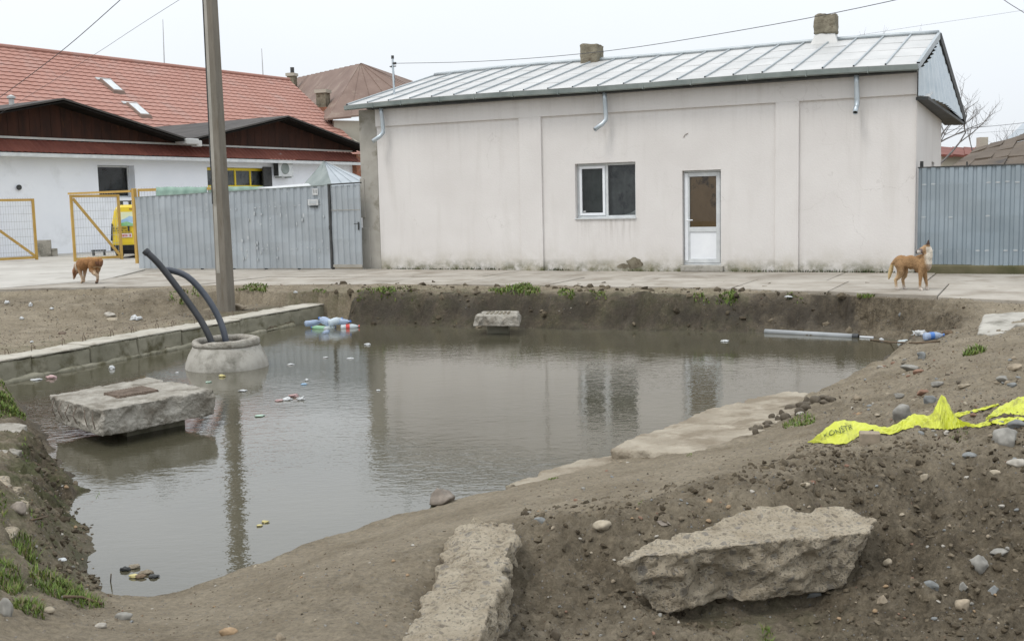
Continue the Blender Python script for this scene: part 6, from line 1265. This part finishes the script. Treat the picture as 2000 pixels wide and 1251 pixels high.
ribbon([(1855, 822, 1852, 808, 0, .05), (1880, 814, 1885, 803, 0, .05), (1915, 804, 1915, 797, 0, .04), (1952, 795, 1948, 791, 0, .03)], 'thin twisted strand of yellow tape behind the raised peak')
ribbon([(1925, 826, 1930, 812, 0, .05), (1950, 812, 1948, 796, .02, .12), (1975, 808, 1972, 784, .03, .16), (1998, 812, 1995, 774, .03, .2), (2030, 806, 2030, 776, .03, .2), (2060, 800, 2060, 784, .0, .1)], 'broad fold of yellow tape running out at the right edge')
ribbon([(1934, 828, 1938, 824, 0, .03), (1955, 832, 1955, 816, 0, .08), (1985, 824, 1985, 817, 0, .06), (2020, 826, 2020, 818, 0, .05)], 'small lower fold of yellow tape near the right edge')

# ------------------------------------------------------------------ grass
def grass(name, label, patches, seed, hmul=1.0):
    rn = np.random.default_rng(seed); Vs, Cs = [], []
    for x0, x1, y0, y1, n, h in patches:
        n = int(n * (1.1 if y0 < 700 else .95)); h = h * (.75 if y0 < 700 else .62); px_ = rn.uniform(x0, x1, n); py_ = rn.uniform(y0, y1, n); c_ = ground_at((x0 + x1) / 2, (y0 + y1) / 2); d = _fw[None] + _rt[None] * ((px_ - CX) / FPX)[:, None] - _up[None] * ((py_ - CY) / FPX)[:, None]
        P = EYE[None] + d * ((c_[2] - EYE[2]) / d[:, 2])[:, None]; P[:, 2] = terrain(P[:, 0], P[:, 1]); lim_ = .10 if c_[1] > 14 else .16; keep = (np.abs(P[:, 2] - c_[2]) < lim_) & ((((px_ - (x0 + x1) / 2) / ((x1 - x0) / 2)) ** 2 + ((py_ - (y0 + y1) / 2) / ((y1 - y0) / 2)) ** 2) < 1 + .6 * vnoise(P[:, 0] * 5, P[:, 1] * 5, s=seed)) & (np.abs(P[:, 1] - c_[1]) < 3)
        P = P[keep]; n = len(P)
        if n == 0: continue
        P[:, 2] = terrain(P[:, 0], P[:, 1]) - .01; an = rn.uniform(0, 6.28, n); H = h * rn.uniform(.4, 1.15, n); b_ = rn.uniform(.3, 1.1, n) * H; w_ = np.maximum(.0016, .00052 * P[:, 1]) * rn.uniform(.7, 1.4, n); dx, dy = np.cos(an), np.sin(an)
        L = np.stack([-dy * w_, dx * w_, 0 * w_], 1); D1 = np.stack([dx * b_ * .3, dy * b_ * .3, H * .6], 1); D2 = np.stack([dx * b_, dy * b_, H], 1)
        Vs.append(np.stack([P - L, P + L, P + D1 + L * .8, P + D1 - L * .8, P + D2], 1)); g_ = np.array([.098, .150, .032])[None] * rn.uniform(.6, 1.35, (n, 1)) + np.array([.05, .025, 0])[None] * rn.uniform(0, 1, (n, 1)) ** 3; dead = rn.uniform(0, 1, n) < .16; g_[dead] = np.array([.20, .165, .085]) * rn.uniform(.6, 1.1, (int(dead.sum()), 1)); Cs.append(np.repeat(g_, 5, 0))
    V_ = np.concatenate(Vs); n = len(V_); k = np.arange(n)[:, None] * 5; f = [tuple(q) for q in np.concatenate([k + np.array([[0, 1, 2, 3]])], 1).tolist()] + [tuple(q) for q in (k + np.array([[3, 2, 4]])).tolist()]
    me = bpy.data.meshes.new(name); me.from_pydata(V_.reshape(-1, 3).tolist(), [], f); me.update(); tint(me, np.concatenate(Cs)); return tag(link(name, me, 'blade'), label, kind='stuff')
grass('grass', 'fresh green grass along the lip of the far bank', [(440, 545, 566, 584, 900, .10), (470, 530, 560, 572, 500, .10), (690, 820, 566, 586, 700, .08), (735, 770, 564, 576, 300, .1), (955, 1055, 556, 580, 1800, .12), (1000, 1040, 555, 565, 500, .1), (1090, 1125, 566, 576, 350, .07), (1150, 1185, 570, 578, 260, .06), (1350, 1388, 577, 585, 300, .07), (1398, 1446, 578, 592, 700, .08), (1425, 1442, 573, 584, 300, .1), (1675, 1708, 573, 583, 350, .08), (1535, 1550, 571, 575, 90, .05), (1540, 1570, 578, 584, 150, .05), (1640, 1656, 590, 598, 150, .08), (540, 575, 530, 536, 300, .06), (330, 370, 572, 595, 260, .08), (350, 362, 590, 604, 200, .12), (375, 395, 562, 575, 180, .08), (45, 60, 563, 568, 80, .05), (610, 640, 566, 572, 160, .06), (1795, 1803, 577, 582, 60, .05)], 1)
grass('grass', 'grass tufts on the near banks of the pond', [(-20, 48, 770, 815, 2600, .07), (0, 30, 766, 790, 700, .08), (1528, 1592, 808, 842, 500, .07), (1880, 1925, 674, 692, 450, .09), (190, 234, 985, 1012, 170, .13), (25, 72, 1058, 1096, 320, .11), (-10, 45, 1100, 1160, 520, .09), (60, 225, 1140, 1192, 1200, .09), (110, 190, 1150, 1180, 500, .09), (25, 85, 1165, 1200, 380, .08), (-10, 15, 955, 1000, 200, .06), (55, 85, 1000, 1020, 120, .05), (1488, 1510, 1220, 1251, 90, .07), (1340, 1352, 884, 894, 60, .03), (1070, 1090, 930, 938, 90, .03), (985, 995, 948, 956, 60, .03), (1245, 1258, 976, 986, 60, .03), (1850, 1895, 850, 866, 180, .03), (40, 60, 870, 890, 90, .05), (100, 130, 970, 990, 60, .04)], 2)


def wall_weeds():
    rn = random.Random(9); m = MB(); cs = []
    for i in range(1100):
        s_ = rn.uniform(-.4, 12.7); k = float(vnoise(np.array([s_ * 1.6]), np.array([3.0]))[0])
        if k < rn.uniform(-.35, .7) or 7.85 < s_ < 8.9: continue
        p = Vector(HF(s_, rn.uniform(-.05, .03), 0)); a_ = rn.uniform(0, 6.28); h = rn.uniform(.012, .045) * (1 + max(k, 0)); w_ = .012; L = Vector((math.cos(a_) * w_, math.sin(a_) * w_, 0)); m.add([p - L, p + L, p + Vector((rn.uniform(-.03, .03), rn.uniform(-.03, .0), h))], [(0, 1, 2)]); c = (.05 * rn.uniform(.5, 1.3), .062 * rn.uniform(.5, 1.3), .022); cs += [c] * 3
    me = m.mesh('weeds'); tint(me, np.array(cs)); tag(link('weeds', me, 'blade'), 'thin line of weeds along the foot of the house wall', kind='stuff')
wall_weeds()

# ------------------------------------------------------------------ dogs
def chain(m, pts):                           # tapered limb: (x, y, z, r)
    P = [Vector(p[:3]) for p in pts]; m.tube(P, [p[3] for p in pts], 12)
    for p in pts: m.lathe([(.001, -p[3])] + [(p[3] * math.cos(a_), p[3] * math.sin(a_)) for a_ in np.linspace(-1.3, 1.3, 7)] + [(.001, p[3])], p[:3], 12)
def ell(m, c, r, rot=0):
    v, f = I2; ca, sa = math.cos(rot), math.sin(rot); q = v * np.array(r); q = np.c_[q[:, 0] * ca + q[:, 2] * sa, q[:, 1], -q[:, 0] * sa + q[:, 2] * ca] + np.array(c); m.add(q, f.tolist())
def dog(name, parts, paint, loc, rz, scale, label, vox=.011, sx=1.0):
    m = MB(); parts(m); me = remesh(m.mesh(name), vox, 6); c = vco(me); n_ = vno(me)
    setco(me, c + n_ * (.006 * fbm(c[:, 0] * 18, c[:, 1] * 18, c[:, 2] * 9, o=3))[:, None]); tint(me, paint(c)); smooth_all(me); me.transform(Matrix.Diagonal((scale * sx, scale, scale, 1)))
    o = link(name, me, 'fur'); o.location = loc; o.rotation_euler = (0, 0, rz); return tag(o, label, 'dog')
def legs(m, fx, hx, sp=.075, dx=(0, 0, 0, 0)):
    for k, sd in enumerate((-1, 1)):
        a_, b_ = dx[k], dx[2 + k]
        chain(m, [(hx + .01, sd * sp * .9, .41, .090), (hx + .03, sd * sp, .31, .072), (hx + .01 + a_ * .5, sd * sp, .23, .048), (hx - .045 + a_, sd * sp, .165, .033), (hx - .03 + a_, sd * sp, .09, .027), (hx - .02 + a_, sd * sp, .028, .028), (hx + .02 + a_, sd * sp, .018, .024)])
        chain(m, [(fx, sd * sp * .9, .40, .070), (fx - .02, sd * sp, .30, .050), (fx - .01 + b_ * .6, sd * sp, .18, .032), (fx + b_, sd * sp, .09, .027), (fx + b_, sd * sp, .03, .028), (fx + .035 + b_, sd * sp, .018, .024)])
def standing(m):                             # x forward, camera on its -y side; the head looks back over the flank
    legs(m, .47, .03, dx=(-.03, .05, -.03, .03)); ell(m, (.03, 0, .46), (.155, .12, .125)); ell(m, (.22, 0, .46), (.19, .11, .12), .05); ell(m, (.42, 0, .44), (.18, .13, .165)); ell(m, (.52, 0, .46), (.11, .115, .145))
    chain(m, [(.50, -.01, .50, .105), (.55, -.02, .58, .092), (.565, -.03, .655, .078)]); ell(m, (.535, -.05, .690), (.092, .082, .080)); chain(m, [(.50, -.075, .680, .060), (.44, -.115, .652, .044), (.395, -.140, .640, .032)])
    for ex, ey in ((.585, -.075), (.54, .005)): chain(m, [(ex - .01, ey, .745, .038), (ex + .004, ey, .795, .024), (ex + .012, ey, .84, .008)])
    chain(m, [(-.10, 0, .48, .035), (-.15, 0, .42, .036), (-.175, 0, .32, .040), (-.20, .0, .22, .032), (-.215, 0, .17, .012)])
def paint_stand(c):
    x, y, z = c.T; col = np.tile(np.array([.29, .178, .090]), (len(c), 1)); nn = .5 + .5 * fbm(x * 9, y * 9, z * 9, o=3)
    def mixm(msk, rgb): 
        nonlocal col; k = np.clip(msk, 0, 1)[:, None]; col = col * (1 - k) + np.array(rgb)[None] * k
    mixm((.38 - z) * 6 * (x < .3), (.42, .29, .17)); mixm((z - .50) * 9 * (x < .45), (.27, .145, .06)); mixm((.10 - z) * 14, (.52, .47, .42)); mixm((x + .02) * -14 * (z < .42), (.50, .38, .20)); mixm(((x - .52) * 16 + (z - .5) * 3) * (z > .44) * (z < .73), (.62, .56, .47)); mixm(((x - .54) * 14) * (z > .30) * (z <= .44), (.40, .33, .26))
    mixm((z > .60) * (x < .56) * 1.0, (.40, .26, .15)); mixm(((x < .50) & (z > .60) & (z < .70)) * 1.0, (.16, .12, .11)); mixm(((x < .47) & (z > .60) & (z < .675)) * .9, (.52, .47, .42)); mixm(((x < .405) & (z > .6) & (z < .69)) * 1.0, (.02, .018, .018)); mixm(((z > .755)) * 1.0, (.07, .045, .035)); mixm(((z < .40) & (z > .34) & (x > .2) & (x < .4) & (np.abs(y) < .06)) * .5, (.5, .4, .28))
    return col * (.85 + .3 * nn)[:, None]
dq = onz(1779, 566, .0); dog('dog', standing, paint_stand, (dq[0] - .15, dq[1] + .12, .0), R(-42), 1.0, 'tan dog with white ruff and dark ears on the pavement near the right fence', sx=.86)
def sniffing(m):                             # head down to the ground
    legs(m, .47, .03, dx=(.08, -.10, .04, -.08)); ell(m, (.03, 0, .47), (.155, .115, .12)); ell(m, (.22, 0, .475), (.20, .11, .115), .08); ell(m, (.42, 0, .42), (.18, .125, .15), .12)
    chain(m, [(.50, 0, .44, .105), (.60, 0, .38, .088), (.655, .0, .31, .070)]); ell(m, (.68, 0, .265), (.075, .072, .085), .5); chain(m, [(.70, 0, .22, .050), (.735, 0, .15, .036), (.755, 0, .10, .026)])
    for sd in (-1, 1): chain(m, [(.645, sd * .06, .31, .026), (.65, sd * .085, .25, .026), (.66, sd * .085, .20, .012)])
    chain(m, [(-.08, 0, .52, .04), (-.14, 0, .55, .042), (-.17, 0, .50, .045), (-.165, .01, .42, .04), (-.15, .01, .36, .018)])
def paint_sniff(c):
    x, y, z = c.T; col = np.tile(np.array([.25, .128, .055]), (len(c), 1)); nn = .5 + .5 * fbm(x * 10, y * 10, z * 10, o=3)
    def mixm(msk, rgb):
        nonlocal col; k = np.clip(msk, 0, 1)[:, None]; col = col * (1 - k) + np.array(rgb)[None] * k
    mixm((z - .53) * 10, (.40, .23, .09)); mixm((.33 - z) * 6 * (x < .58), (.40, .30, .21)); mixm((x < -.06) * (z < .5) * .75, (.13, .065, .045)); mixm(np.exp(-((x - .57) / .035) ** 2) * 1.0, (.60, .52, .42)); mixm((x > .62) * 1.0, (.26, .13, .07)); mixm((x > .715) * .7, (.42, .32, .24)); mixm((x > .762) * (z < .12), (.02, .02, .02)); mixm((.045 - z) * 40 * (x < .4), (.06, .05, .045)); mixm((x < -.02) * (z < .38) * (z > .1) * .5, (.48, .38, .26))
    return col * (.8 + .4 * nn)[:, None]
dq = onz(178, 554, .0); dog('dog', sniffing, paint_sniff, (dq[0] + .16, dq[1] - .05, .012), R(180 - 28), 1.0, 'rusty brown dog sniffing the ground in front of the yellow gate')
